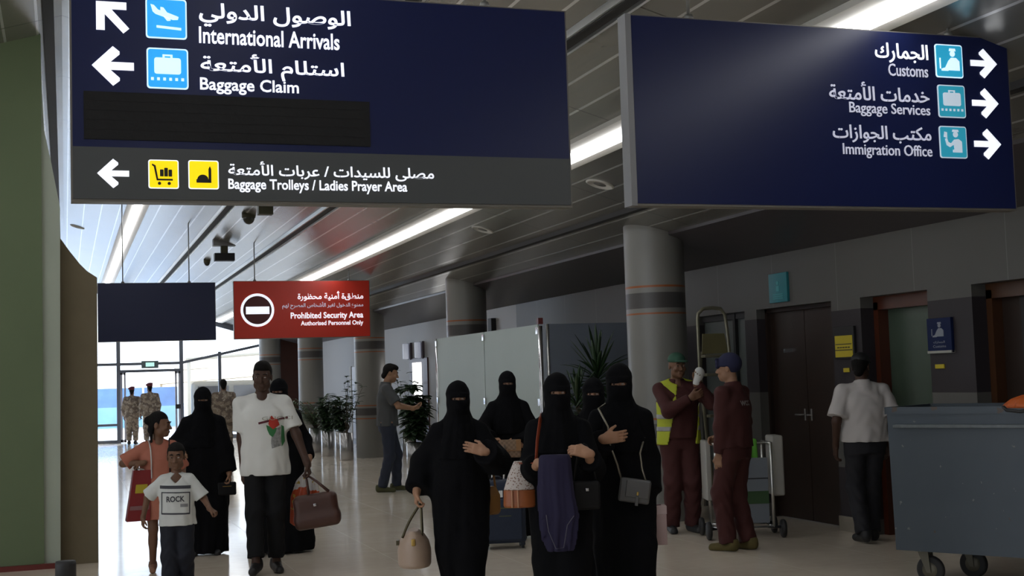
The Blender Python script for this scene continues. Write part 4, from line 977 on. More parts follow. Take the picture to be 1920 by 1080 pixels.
# --- man in white shirt walking to the doorway
locQ = (6.72, 10.05, 0); rQ = 161 + 6; HQ = 1.665
Q = Person('man in white short-sleeved shirt and dark cap walking into the doorway', locQ, rQ, HQ, dict(
    handL=(.26, -.06, .89), curlL=.5, poleL=(.6, 1, 0), handR=(-.25, -.05, .90), head=(-38, 4, 0), footL=(.09, .10, .10), footR=(-.08, -.12, .08), sw=.195), skin_kind='dark', build=1.04)
Q.body(h=.012); Q.hair('short'); Q.shoes(M_black); Q.trousers(mat('dark_trousers', (.010, .010, .014), rough=.8), legs=(.10, .078, .07), hem=.08)
Q.shirt(mat('white_shirt', (.50, .47, .45), rough=.85), hem=.93, sleeve=.85, r=(.080, .092), loose=1.10, collar=True, wrinkle=.0045)
F = Field(); F.ell(Q.hp(0, .012, .055), (.085, .105, .075), Q.HR); F.rbox(Q.hp(0, -.02, -.055), (.14, .2, .09), Q.HR, r=.01, k=.008, op='s'); F.ell(Q.hp(0, -.12, .040), (.065, .075, .011), Q.HR, .012); F.build('cap', M_black, Q.root, .007, Q.s)
print('people', round(TIME.time() - _t0, 1))
# ---------------------------------------------------------------- hanging signs
M_navy = mat('sign_navy', (.008, .013, .062), rough=.30, spec=.3); M_navy2 = mat('sign_dark_navy', (.008, .013, .052), rough=.35)
M_sgrey = mat('sign_grey', (.055, .060, .062), rough=.4); M_sedge = mat('sign_edge', (.16, .15, .13), rough=.45, metal=.3)
M_lit = mat('lit_white', (.8, .8, .85), emit=(.86, .90, 1.0), es=.85); M_dimlit = mat('dim_lit_white', (.5, .5, .6), emit=(.62, .64, .78), es=.42)
M_litblue = mat('lit_blue', (.02, .3, .7), emit=(.02, .37, .90), es=.75); M_litcyan = mat('lit_teal', (.02, .2, .3), emit=(.02, .30, .42), es=.60); M_litpale = mat('lit_pale_blue', (.6, .75, .85), emit=(.62, .84, .98), es=.85)
M_lityel = mat('lit_yellow', (.8, .6, .0), emit=(.92, .70, .0), es=.8); M_pict = mat('pictogram_black', (.012, .012, .008), rough=.6); M_dimpale = mat('dim_pale', (.5, .55, .6), emit=(.48, .60, .72), es=.55)
M_tape = mat('black_tape', (.005, .005, .0055), rough=.5, spec=.3, noise=.3, nscale=12, bump=.4, bscale=14)
M_signred = mat('sign_red', (.55, .030, .014), rough=.35, spec=.5); M_rod = mat('sign_rod', (.22, .22, .21), rough=.4, metal=.6)
def sign_body(label, x0, x1, z0, z1, y, m, rods, edge=.022, th=.09):
    t = thing('hanging_sign', label, 'sign', ((x0 + x1) / 2, y, z0)); ox = (x0 + x1) / 2
    B = MB(); B.box((x0 - ox - edge * .4, .004, -edge * .5), (x1 - ox + edge * .4, th, z1 - z0 + edge * .3)); B.build('casing', M_sedge, t)
    B = MB(); B.box((x0 - ox, 0, 0), (x1 - ox, .006, z1 - z0)); B.build('front_panel', m, t)
    for rx in rods:
        B = MB(); B.tube([(rx - ox, th / 2, z1 - z0), (rx - ox, th / 2, cz(rx) - z0 + .02)], .009, 8); B.lathe([(.03, 0), (.02, .03)], (rx - ox, th / 2, z1 - z0 + .006), 12); B.build('hanger_rod', M_rod, t)
    return t, ox, z0
class SignArt:
    def __init__(s, t, ox, oz, y): s.t, s.ox, s.oz, s.y = t, ox, oz, y
    def rect(s, x0, y0, x1, y1):
        yc, xc = (y0 + y1) / 2, (x0 + x1) / 2
        a, b = onY(x0, yc, s.y), onY(x1, yc, s.y); c, d = onY(xc, y1, s.y), onY(xc, y0, s.y)
        return a[0] - s.ox, c[2] - s.oz, b[0] - s.ox, d[2] - s.oz
    def text(s, txt, box, name, m, bold=.012):
        x0, z0, x1, z1 = s.rect(*box); text_mesh(txt, x0, x1, z0, z1, -.004, bold).build(name, m, s.t, fix=False)
    def poly(s, parts, box, name, m, y=-.006, parent=None):
        """parts in unit square coordinates (0..1, up)"""
        x0, z0, x1, z1 = s.rect(*box); B = MB()
        for P in parts: B.prism([(x0 + u * (x1 - x0), z0 + v * (z1 - z0)) for u, v in P], y, y + .004)
        return B.build(name, m, parent or s.t)
    def icon(s, box, m, rim, shapes, ms, name='pictogram'):
        q = s.poly([rr(0, 0, 1, 1, .08)], box, 'icon_tile', rim, -.004); s.poly([rr(.035, .035, .965, .965, .06)], box, 'icon_field', m, -.006, q); s.poly(shapes, box, name, ms, -.009, q)
def rr(x0, y0, x1, y1, r, n=5):
    P = []
    for cx, cy, a in ((x1 - r, y1 - r, 0), (x0 + r, y1 - r, 90), (x0 + r, y0 + r, 180), (x1 - r, y0 + r, 270)):
        for k in range(n + 1): P.append((cx + r * math.cos(math.radians(a + 90 * k / n)), cy + r * math.sin(math.radians(a + 90 * k / n))))
    return P
def circ(cx, cy, r, n=16, a0=0, a1=360, ry=None): return [(cx + r * math.cos(math.radians(a0 + (a1 - a0) * k / n)), cy + (ry or r) * math.sin(math.radians(a0 + (a1 - a0) * k / n))) for k in range(n + (0 if a1 - a0 == 360 else 1))]
ARROW_L = [[(0, .5), (.50, 1), (.66, .87), (.66, .80), (.44, .60), (1, .60), (1, .40), (.44, .40), (.66, .20), (.66, .13), (.50, 0)]]
ARROW_R = [[(1 - x, y) for x, y in reversed(ARROW_L[0])]]
ARROW_NW = [[(0, 1), (.92, 1), (.92, .76), (.46, .76), (1, .16), (.82, 0), (.26, .60), (.26, .08), (0, .08)]]
CASE = [rr(.18, .36, .82, .76, .06), [(.38, .76), (.38, .84), (.62, .84), (.62, .76), (.57, .76), (.57, .80), (.43, .80), (.43, .76)]] + [[(.10 + .145 * k, .20), (.165 + .145 * k, .20), (.165 + .145 * k, .27), (.10 + .145 * k, .27)] for k in range(6)]
PLANE = [[(.12, .84), (.20, .82), (.30, .71), (.36, .69), (.36, .78), (.43, .77), (.52, .65), (.72, .58), (.80, .55), (.78, .48), (.66, .47), (.50, .52), (.24, .60), (.17, .66)], [(.42, .56), (.60, .50), (.60, .45), (.52, .44)], [(.26, .32), (.86, .28), (.86, .22), (.26, .26)]]
TROLLEY = [[(.12, .86), (.24, .80), (.32, .34), (.80, .34), (.80, .28), (.27, .28), (.18, .76), (.12, .80)], rr(.38, .42, .50, .66, .02), rr(.52, .42, .64, .72, .02), rr(.66, .42, .78, .66, .02), circ(.36, .18, .055), circ(.68, .18, .055)]
MOSQUE = [[(.26, .22), (.26, .34)] + list(reversed(circ(.47, .34, .18, 14, 0, 180, .16))) + [(.68, .34), (.68, .22)], [(.66, .22), (.66, .70), (.705, .80), (.75, .70), (.75, .22)]]
OFFICER = [circ(.62, .72, .09, 14), [(.50, .80), (.52, .88), (.72, .88), (.74, .80)], [(.44, .22), (.86, .22), (.86, .50), (.74, .60), (.56, .60), (.46, .50), (.34, .30), (.20, .26), (.20, .20), (.44, .20)], [(.14, .26), (.18, .26), (.18, .58), (.14, .58)]]
PASSPORT = [circ(.58, .74, .09, 14), [(.46, .82), (.48, .89), (.68, .89), (.70, .82)], [(.46, .18), (.80, .18), (.80, .52), (.68, .60), (.52, .58), (.40, .46), (.30, .50), (.26, .62), (.19, .60), (.24, .40), (.36, .34), (.50, .42), (.52, .28), (.46, .26)], [(.15, .66), (.27, .62), (.27, .80), (.18, .82)]]
# large sign at the left
YS = 6.0; t, ox, oz = sign_body('large navy arrivals sign with white arrows and a grey band along its foot', .04, 2.386, 2.395, 3.372, YS, M_navy, (.42, 1.98)); S = SignArt(t, ox, oz, YS)
x0, z0, x1, z1 = S.rect(138, 292, 1070, 378); B = MB(); B.box((.04 - ox, -.003, 0), (2.386 - ox, .004, .232)); B.build('grey_band', M_sgrey, t)
x0, z0, x1, z1 = S.rect(157, 181, 693, 268); B = MB(); B.box((x0, -.005, z0), (x1, .002, z1)); o = B.build('tape_cover', M_tape, t)
for k in range(5): B = MB(); B.box((x0 + .01, -.0065, z0 + (z1 - z0) * (k + .0) / 5 + .002), (x1 - .01 * k, -.0045, z0 + (z1 - z0) * (k + 1) / 5 - .004)); B.build('tape_strip', M_tape, o)
S.poly(ARROW_NW, (180, 4, 242, 62), 'arrow', M_lit); S.poly(ARROW_L, (172, 87, 251, 161), 'arrow', M_lit); S.poly(ARROW_L, (182, 298, 242, 353), 'arrow', M_lit)
S.icon((273, -2, 350, 73), M_litblue, M_litpale, PLANE, M_litpale); S.icon((275, 91, 353, 167), M_litblue, M_litpale, CASE, M_litpale)
S.icon((278, 300, 335, 354), M_lityel, M_lit, TROLLEY, M_pict); S.icon((353, 301, 410, 355), M_lityel, M_lit, MOSQUE, M_pict)
S.text('الوصول الدولي', (373, 13, 657, 57), 'arabic_lettering', M_lit, .018); S.text('International Arrivals', (373, 57, 636, 88), 'lettering', M_lit, .016)
S.text('استلام الأمتعة', (376, 104, 645, 152), 'arabic_lettering', M_lit, .014); S.text('Baggage Claim', (375, 149, 560, 179), 'lettering', M_lit, .014)
S.text('مصلى للسيدات / عربات الأمتعة', (428, 306, 813, 338), 'arabic_lettering', M_lit, .012); S.text('Baggage Trolleys / Ladies Prayer Area', (428, 338, 763, 363), 'lettering', M_lit, .016)
# sign at the right
t, ox, oz = sign_body('navy customs and baggage services sign with arrows pointing right', 2.75, 5.08, 2.41, 3.378, YS, M_navy, (3.10, 4.72)); S = SignArt(t, ox, oz, YS)
B = MB(); B.box((2.75 - ox - .035, -.004, -.012), (2.75 - ox - .003, .09, .975)); B.build('side_edge', mat('sign_edge_pale', (.20, .20, .21), rough=.4), t)
for k, (ar, en, ab, eb, ib, rb, sh, m, f, rim) in enumerate([
    ('الجمارك', 'Customs', (1640, 82, 1739, 119), (1665, 121, 1739, 144), (1753, 84, 1804, 146), (1819, 92, 1868, 147), OFFICER, M_lit, M_litblue, M_litpale),
    ('خدمات الأمتعة', 'Baggage Services', (1554, 155, 1741, 190), (1592, 194, 1743, 220), (1758, 160, 1809, 221), (1822, 166, 1871, 222), CASE, M_dimlit, M_litcyan, M_dimpale),
    ('مكتب الجوازات', 'Immigration Office', (1561, 236, 1745, 269), (1580, 271, 1747, 298), (1761, 237, 1812, 297), (1826, 242, 1876, 299), PASSPORT, M_dimlit, M_litcyan, M_dimpale)]):
    S.text(ar, ab, 'arabic_lettering', m, .012); S.text(en, eb, 'lettering', m if k else M_dimlit, .006)
    S.icon(ib, M_litcyan if k else mat('lit_teal_bright', (.02, .25, .4), emit=(.02, .36, .60), es=.65), rim, sh, rim); S.poly(ARROW_R, rb, 'arrow', M_lit)
# blank dark sign and red sign further down the hall
YR = 22.0; t, ox, oz = sign_body('dark navy hanging sign without any lettering, left of the red sign', .515, 2.36, 2.338, 3.275, YR, M_navy2, (.9, 1.95))
t, ox, oz = sign_body('red prohibited area hanging sign with a no entry symbol', 2.669, 4.96, 2.340, 3.294, YR, M_signred, (3.02, 4.62)); S = SignArt(t, ox, oz, YR)
x0, z0, x1, z1 = S.rect(451, 550, 514, 613); B = MB(); c = ((x0 + x1) / 2, (z0 + z1) / 2); r = (x1 - x0) / 2
N_ = 40; V = []; F_ = []
for yv in (-.006, .0):
    for rad in (r, r * .85):
        for k in range(N_): V.append((c[0] + rad * math.cos(2 * PI * k / N_), yv, c[1] + rad * math.sin(2 * PI * k / N_)))
for k in range(N_): j = (k + 1) % N_; F_ += [(k, j, N_ + j, N_ + k), (2 * N_ + k, 2 * N_ + j, j, k), (N_ + k, N_ + j, 3 * N_ + j, 3 * N_ + k)]
B.add(V, F_); B.build('no_entry_ring', M_lit, t)
B = MB(); B.prism(circ(c[0], c[1], r * .85, 40), -.003, -.0); B.build('no_entry_disc', mat('sign_dark_red', (.075, .008, .012), rough=.4), t)
S.poly([[(0, 0), (1, 0), (1, 1), (0, 1)]], (461, 575, 505, 589), 'no_entry_bar', M_lit)
S.text('منطقة أمنية محظورة', (558, 546, 681, 564), 'arabic_lettering', M_lit, .016); S.text('ممنوع الدخول لغير الأشخاص المصرح لهم', (529, 566, 681, 579), 'arabic_lettering', M_dimlit, .010)
S.text('Prohibited Security Area', (545, 585, 681, 600), 'lettering', M_lit, .02); S.text('Authorised Personnel Only', (564, 601, 681, 612), 'lettering', M_lit, .016)

# ---------------------------------------------------------------- devices on the ceiling
M_dev = mat('device_olive', (.06, .058, .03), rough=.5); M_plate = mat('pale_disc', (.5, .49, .45), rough=.5)
def ceil_at(px, py): p = onCeil(px, py); return (p[0], p[1], cz(p[0]))
p = ceil_at(420, 455); t = thing('ceiling_scanner', 'black box sensor hanging on a short stem from the ceiling above the blank blue sign', 'sensor', p)
B = MB(); B.box((-.19, -.1, -.06), (.19, .1, .06)); B.build('mount', mat('device_grey', (.25, .25, .26), rough=.5), t); B = MB(); B.box((-.06, -.05, -.2), (.06, .05, -.06)); B.build('stem', M_dev, t); B = MB(); B.box((-.17, -.1, -.32), (.17, .1, -.19)); B.build('sensor_box', M_black, t)
for (px, py, lab, r) in ((466, 402, 'olive dome camera on the ceiling below the large sign', .10), (388, 488, 'small dark dome camera on the ceiling left of the black box sensor', .065)):
    p = ceil_at(px, py); t = thing('dome_camera', lab, 'camera', p); B = MB(); B.lathe([(r, .03), (r, -.05)], (0, 0, 0), 20); B.build('base', M_dev, t); B = MB(); B.sphere((0, 0, -.05), (r * .9, r * .9, r), 16, 10); B.build('dome', mat('smoked_dome', (.03, .03, .02), rough=.15), t)
p = ceil_at(497, 384); B = MB(); B.box((-.1, -.08, -.14), (.1, .08, .03)); tag(B.build('junction_box', M_dev, loc=p), 'square olive junction box on the ceiling beside the dome camera', 'box')
for (px, py, lab) in ((1125, 345, 'pale round ceiling speaker between the two big navy signs'), (905, 430, 'pale round ceiling speaker above the frosted screen'), (145, 425, 'round ceiling speaker above the brown hoarding board')):
    p = ceil_at(px, py); t = thing('ceiling_speaker', lab, 'speaker', p); t.rotation_euler = (0, math.atan(CEIL_B) * (1 if p[0] > 0 else -1), 0)
    B = MB(); B.lathe([(.13, .02), (.14, -.008), (.12, -.016), (.115, -.006)], n=28); B.build('rim', M_plate, t); B = MB(); B.lathe([(.115, -.004), (.01, -.008)], n=24); B.build('grille', mat('grille_grey', (.14, .14, .13), rough=.6), t)

# ---------------------------------------------------------------- frosted screen
M_frost = mat('frosted_glass', (.36, .42, .40), rough=.6, noise=.04, nscale=2); M_smoke = mat('blue_grey_panel', (.14, .16, .195), rough=.4, noise=.05, nscale=2)
PX_ = 5.4; t = thing('glass_screen', 'pale green frosted glass screen behind the veiled women', 'screen', (PX_, 14.73, 0)); H_ = 2.18
ym = onX(908, 622, PX_)[1] - 14.73; ye = onX(820, 635, PX_)[1] - 14.73
for a, b in ((.06, ym - .012), (ym + .012, ye)):
    B = MB(); B.box((-.008, a, .05), (.008, b, H_)); B.build('glass_panel', M_frost, t)
for yy, h in ((0, H_ - .02), (ye + .03, H_)):
    B = MB(); B.tube([(0, yy, 0), (0, yy, h)], .028, 14); B.build('post', M_steel, t)
for yy in (.05, ym, ye):
    for zz in (H_ - .12, 1.2, .3):
        B = MB(); B.box((-.03, yy - .035, zz), (.02, yy + .035, zz + .09), .006); B.build('clamp', M_steel, t)
B = MB(); B.box((-.03, -.03, H_ - .0), (.03, .03, H_ + .075)); B.build('beacon', mat('red_beacon', (.10, .02, .02), rough=.4), t)
t = thing('side_screen', 'blue-grey glass screen between the frosted screen and the nearest column', 'screen', (PX_, 14.70, 0))
B = MB(); B.box((.10, -.01, .05), (1.58, .01, H_ + .0)); B.build('glass_panel', M_smoke, t)
for x in (.085, 1.585):
    B = MB(); B.tube([(x, 0, 0), (x, 0, H_)], .02, 10); B.build('post', M_alu, t)
p = onX(925, 610, 6.98); B = MB(); B.box((-.09, -.1, -.12), (.0, .1, .12), .01); tag(B.build('wall_speaker', M_black, loc=(WX, p[1], p[2])), 'small black box fixed on the wall above the frosted screen', 'speaker')

# ---------------------------------------------------------------- wall plates and small signs
def plate(px0, py0, px1, py1, label, m, name='wall_sign', th=.03, edge=None, cat='sign'):
    a, b = onX(px0, (py0 + py1) / 2, WX), onX(px1, (py0 + py1) / 2, WX); mid = (px0 + px1) / 2; zt, zb = onX(mid, py0, WX)[2], onX(mid, py1, WX)[2]
    t = thing(name, label, cat, (WX, (a[1] + b[1]) / 2, zb)); w = abs(a[1] - b[1]); h = zt - zb
    B = MB(); B.box((-th, -w / 2, 0), (0, w / 2, h), .004); B.build('panel', m, t); return t, w, h
def on_wall_art(t, th, w, h, polys, name, m):
    """u from the photo's left (far end, +y) to the right, v up"""
    B = MB()
    for P in polys: B.prism([((.5 - u) * w, v * h) for u, v in P], -th - .003, -th, plane='yz')
    return B.build(name, m, t)
def wall_text(t, th, w, h, txt, box, name, m, bold=.01):
    mb = text_mesh(txt, 0, 1, 0, 1, 0, bold, .0); u0, v0, u1, v1 = box
    mb.v = [(-th - .003, (.5 - (u0 + x * (u1 - u0))) * w, (v0 + z * (v1 - v0)) * h) for x, y, z in mb.v]; return mb.build(name, m, t, fix=False)
M_teal = mat('teal_sign', (.012, .17, .20), rough=.4); M_tealmark = mat('teal_mark', (.05, .30, .33), rough=.5); M_bluesign = mat('blue_wall_sign', (.006, .014, .060), rough=.6, spec=.2); M_mark = mat('white_mark', (.22, .24, .28), rough=.5)
M_yel = mat('yellow_sheet', (.50, .40, .02), rough=.6); M_greyink = mat('grey_ink', (.10, .09, .03), rough=.7)
t, w, h = plate(1446, 512, 1480, 567, 'teal rectangular sign high on the wall above the dark double door', M_teal)
on_wall_art(t, .03, w, h, [circ(.5, .66, .07), [(.42, .38), (.58, .38), (.58, .56), (.42, .56)]] + [[(.22, .26 - .07 * k), (.78, .26 - .07 * k), (.78, .29 - .07 * k), (.22, .29 - .07 * k)] for k in range(3)], 'marking', M_tealmark)
t, w, h = plate(1568, 612, 1606, 673, 'black framed notice board with a yellow notice, left of the white-shirted man', M_black, 'notice_frame', cat='notice')
o = on_wall_art(t, .03, w, h, [[(.08, .06), (.94, .06), (.94, .72), (.08, .72)]], 'notice_sheet', M_yel); on_wall_art(t, .034, w, h, [[(.12, .44), (.9, .44), (.9, .47), (.12, .47)], [(.1, .26), (.92, .26), (.92, .29), (.1, .29)]] + [[(.2 + .13 * k, .335), (.29 + .13 * k, .335), (.29 + .13 * k, .375), (.2 + .13 * k, .375)] for k in range(5)], 'notice_lines', M_greyink)
t, w, h = plate(1744, 596, 1789, 662, 'blue customs sign with a white officer figure on the wall by the far right door', M_bluesign)
on_wall_art(t, .03, w, h, [[(.24 + (u - .2) * .7, .46 + (v - .2) * .62) for u, v in P] for P in OFFICER] , 'pictogram', M_mark)
wall_text(t, .03, w, h, 'الجمارك', (.26, .27, .74, .35), 'arabic_lettering', M_mark); wall_text(t, .03, w, h, 'Customs', (.24, .16, .78, .23), 'lettering', M_mark)
B = MB(); B.box((-.035, -w / 2, -.0), (0, w / 2, h * .07)); B.build('bottom_rail', mat('pale_rail', (.34, .34, .30), rough=.5), t)
plate(1583, 690, 1594, 698, 'small yellow label on the wall below the framed notice', M_yel, 'wall_label', .012, cat='label'); plate(1755, 683, 1772, 691, 'small yellow label on the wall below the blue sign', M_yel, 'wall_label', .012, cat='label')

# ---------------------------------------------------------------- planters
M_leaf = mat('dark_leaf', (.018, .044, .014), rough=.45, noise=.3, nscale=6); M_leaf2 = mat('green_leaf', (.034, .075, .018), rough=.45, noise=.3, nscale=6); M_palm = mat('palm_leaf', (.016, .040, .012), rough=.4, noise=.3, nscale=6)
M_pot = mat('steel_planter', (.42, .42, .42), rough=.25, metal=.85); M_soil = mat('soil', (.02, .015, .01), rough=.9); M_stem = mat('plant_stem', (.05, .035, .018), rough=.8)
def blade(B, p, d, L, w, droop=.6, n=6, fold=.25):
    """one leaf: a folded blade along d that droops"""
    p = Vector(p); d = Vector(d).normalized(); V = []; F = []
    for i in range(n + 1):
        t = i / n; c = p + d * (L * t) + Vector((0, 0, -droop * L * t * t)); tang = (d + Vector((0, 0, -2 * droop * t))).normalized(); sd = tang.cross(Vector((0, 0, 1))); sd = sd.normalized() if sd.length > 1e-3 else Vector((1, 0, 0)); nn = sd.cross(tang)
        ww = w * math.sin(PI * (t * .92 + .05)) ** .7 * (1 if t < .98 else .2); V += [c - sd * ww + nn * ww * fold, c, c + sd * ww + nn * ww * fold]
    for i in range(n): a = 3 * i; F += [(a, a + 1, a + 4, a + 3), (a + 1, a + 2, a + 5, a + 4)]
    B.add(V, F, True)
def planter(label, loc, r, h, kind, scale=1.0, group=None, seed=1, pot=None):
    R = random.Random(seed); t = thing('potted_plant', label, 'plant', loc, R.random() * .0, group)
    B = MB(); B.lathe([(r * .9, 0), (r, .02), (r, h), (r * .93, h + .004), (r * .9, h - .03)], n=32, cap=False); B.lathe([(.005, 0.001), (r * .9, 0.0)], n=32, cap=False); B.build('planter', pot or M_pot, t)
    B = MB(); B.lathe([(.004, h - .025), (r * .92, h - .03)], n=24, cap=False); B.build('soil', M_soil, t)
    S_ = MB(); L_ = MB()
    if kind == 'areca':
        for k in range(26):
            a = R.uniform(0, 2 * PI); el = R.uniform(.8, 1.45); Ls = scale * R.uniform(.7, 1.15); d0 = Vector((math.cos(a) * math.cos(el), math.sin(a) * math.cos(el), math.sin(el))); pts = []
            for i in range(9): q = i / 8; pts.append(Vector((0, 0, h - .03)) + d0 * Ls * q + Vector((math.cos(a), math.sin(a), -.55)) * (.42 * Ls * q * q))
            S_.tube(pts, [.008 * (1 - .7 * i / 8) for i in range(9)], 5)
            for i in range(2, 9):
                for sg in (-1, 1):
                    tang = (pts[i] - pts[i - 1]).normalized(); sd = tang.cross(Vector((0, 0, 1))).normalized() * sg; blade(L_, pts[i], tang * .8 + sd * .75, scale * R.uniform(.18, .3), .017 * scale, .5, 4)
                    blade(L_, (pts[i] + pts[i - 1]) / 2, tang * .8 + sd * .75, scale * R.uniform(.18, .3), .017 * scale, .5, 4)
    elif kind == 'bush':
        for k in range(13):
            a = R.uniform(0, 2 * PI); d0 = Vector((math.cos(a) * R.uniform(.1, .42), math.sin(a) * R.uniform(.1, .42), 1)).normalized(); Ls = scale * R.uniform(.45, 1.0); pts = [Vector((0, 0, h - .03)) + d0 * Ls * i / 5 + Vector((R.uniform(-.02, .02), R.uniform(-.02, .02), 0)) for i in range(6)]; S_.tube(pts, [.009, .008, .007, .006, .005, .003], 5)
            for i in range(1, 6):
                for _ in range(9): b = R.uniform(0, 2 * PI); blade(L_, pts[i], (math.cos(b), math.sin(b), R.uniform(-.1, .6)), scale * R.uniform(.16, .26), .05 * scale, .35, 5)
    elif kind == 'wispy':
        for k in range(9):
            a = R.uniform(0, 2 * PI); d0 = Vector((math.cos(a) * R.uniform(.1, .45), math.sin(a) * R.uniform(.1, .45), 1)).normalized(); Ls = scale * R.uniform(.7, 1.2); pts = [Vector((0, 0, h - .03)) + d0 * Ls * i / 6 + Vector((R.uniform(-.03, .03), R.uniform(-.03, .03), 0)) for i in range(7)]; S_.tube(pts, [.007, .007, .006, .005, .004, .003, .002], 5)
            for i in range(2, 7):
                for _ in range(4): b = R.uniform(0, 2 * PI); blade(L_, pts[i], (math.cos(b), math.sin(b), R.uniform(0, .8)), scale * R.uniform(.08, .15), .02 * scale, .3, 4)
    elif kind == 'yucca':
        for (dx, dy, zt, n, LL) in ((0, 0, 1.0, 64, 1.0), (-.28, -.05, .70, 40, .85)):
            top = Vector((dx, dy, h + zt * scale)); S_.tube([(dx * .1, dy * .1, h - .03), (dx * .6, dy * .6, h + zt * scale * .5), top], [.035, .03, .028], 8)
            for k in range(n):
                a = k * 2.399; el = -.5 + 1.95 * (k / n) + R.uniform(-.15, .15); blade(L_, top + Vector((0, 0, -.12 + .2 * k / n)), (math.cos(a) * math.cos(el), math.sin(a) * math.cos(el), math.sin(el)), scale * LL * R.uniform(.45, .62), .022, .28 if el < .9 else .06, 6, .4)
    S_.build('stem', M_stem, t, fix=False); o = L_.build('foliage', {'areca': M_leaf2, 'bush': M_leaf, 'wispy': M_leaf, 'yucca': M_palm}[kind], t, fix=False); o['kind'] = 'stuff'
    sm = o.modifiers.new('thick', 'SOLIDIFY'); sm.thickness = .0015
    return t
for (px, kind, sc, lab, sd) in ((592, 'areca', .95, 'potted feathery palm, leftmost of the steel planters by the far columns', 11), (615, 'bush', .80, 'dense dark potted shrub in a steel planter between two far columns', 3), (641, 'bush', .72, 'low potted shrub in a steel planter, second from the right of the far row', 5), (663, 'wispy', 1.0, 'tall thin-leaved potted plant in a steel planter against the third column', 8)):
    p = onZ(px, 853 + (px - 592) * .10); p = p + ((p - EYE * [1, 1, 0]) * .04 if kind == 'areca' else 0); planter(lab, (p[0] - (.22 if kind == 'wispy' else 0), p[1] - (.4 if kind == 'wispy' else 0), 0), .135, .55, kind, sc, 'planters by the far columns', sd)
p = onZ(779, 873); planter('dark bushy potted plant in a steel planter beside the man with the phone', (p[0], p[1], 0), .16, .42, 'bush', 1.15, None, 21)
p = onZ(757, 862); planter('tall wispy potted plant behind the man with the phone', (p[0] + .35, p[1] + .9, 0), .14, .5, 'wispy', 1.15, None, 23)
planter('large spiky yucca in a planter beside the nearest column, behind the veiled women', (5.80, 13.95, 0), .2, .5, 'yucca', 1.0, None, 5, M_black)

# ---------------------------------------------------------------- barrier post at the lower left
p = onD(123, 1052, 5.2); t = thing('barrier_post', 'black barrier post standing in front of the green wall', 'barrier post', (p[0], p[1], 0))
B = MB(); B.lathe([(.17, 0), (.17, .012), (.05, .035), (.04, .05)], n=32); B.build('base', M_black, t); B = MB(); B.lathe([(.031, .03), (.031, p[2] - .06)], n=24); B.build('pole', mat('black_chrome', (.05, .05, .05), rough=.25, metal=.8), t); B = MB(); B.lathe([(.033, p[2] - .07), (.040, p[2] - .065), (.040, p[2] - .012), (.038, p[2])], n=24); B.build('head', M_black, t)

# ---------------------------------------------------------------- bags
def hang(pts, r, name, m, parent, flat=(1, 1), n=8): B = MB(); B.tube(pts, r, n, flat=flat); return B.build(name, m, parent)
def arc(p, q, top, n=10):
    p, q = Vector(p), Vector(q); return [p.lerp(q, i / n) + Vector((0, 0, top * math.sin(PI * i / n) ** .7)) for i in range(n + 1)]
def bag_at(px, py, loc, fwd=0.0): return onD(px, py, depth(loc) - fwd)
M_cream = mat('cream_leather', (.42, .31, .235), rough=.45, bump=.1, bscale=90); M_gold = mat('gold_metal', (.5, .33, .10), rough=.3, metal=1); M_chain = mat('dark_chain', (.10, .085, .05), rough=.35, metal=.8)
# cream bowling bag, end-on, hanging from the leftmost woman's hand
g = A.world(A.J['gripR']); zt = bag_at(776, 990, locA, .05)[2]; zb = bag_at(776, 1062, locA, .05)[2]; p = bag_at(777, 1030, locA, .05)
t = thing('cream_handbag', 'cream leather handbag hanging from the leftmost woman\'s hand', 'handbag', (p[0], p[1], zb), math.radians(rA)); h = zt - zb
F = Field(); F.stack([(.0, 0, 0, .098, .135), (.02, 0, 0, .110, .15), (h * .45, 0, 0, .112, .15), (h * .68, 0, 0, .098, .145), (h * .86, 0, 0, .066, .135), (h * .96, 0, 0, .030, .12)], .02); F.build('body', M_cream, t, .007)
B = MB(); B.box((-.014, -.160, h * .60), (.014, -.140, h * .78), .006); B.build('lock', M_gold, t); B = MB(); B.box((-.10, -.04, h * .58), (-.118, .04, h * .70)); B.build('side_tab', M_chain, t)
gl = Vector(rotz(-math.radians(rA)) @ (g - np.array([p[0], p[1], zb])))
for sy in (-1, 1):
    pa = Vector((-.075, sy * .075, h * .78)); pb = Vector((.055, sy * .075, h * .82)); pts = [pa + (gl - pa) * (i / 9) + Vector((-.012 * math.sin(PI * i / 9), 0, 0)) for i in range(10)] + [pb + (gl - pb) * (1 - i / 9) for i in range(1, 10)]
    hang(pts, .0085, 'handle', M_chain, t)
# mustard bag at the leftmost woman's other side
p = bag_at(911, 940, locA, -.02); t = thing('mustard_handbag', 'mustard brown handbag half hidden behind the leftmost woman', 'handbag', (p[0], p[1], p[2] - .09), math.radians(rA + 12))
M_must = mat('mustard_leather', (.23, .105, .022), rough=.5); F = Field(); F.stack([(0, 0, 0, .085, .05), (.02, 0, 0, .10, .055), (.13, 0, 0, .10, .05), (.19, 0, 0, .07, .03)], .02); F.build('body', M_must, t, .007)
hang(arc((-.07, 0, .17), (.07, 0, .17), .26), .008, 'handle', M_must, t)
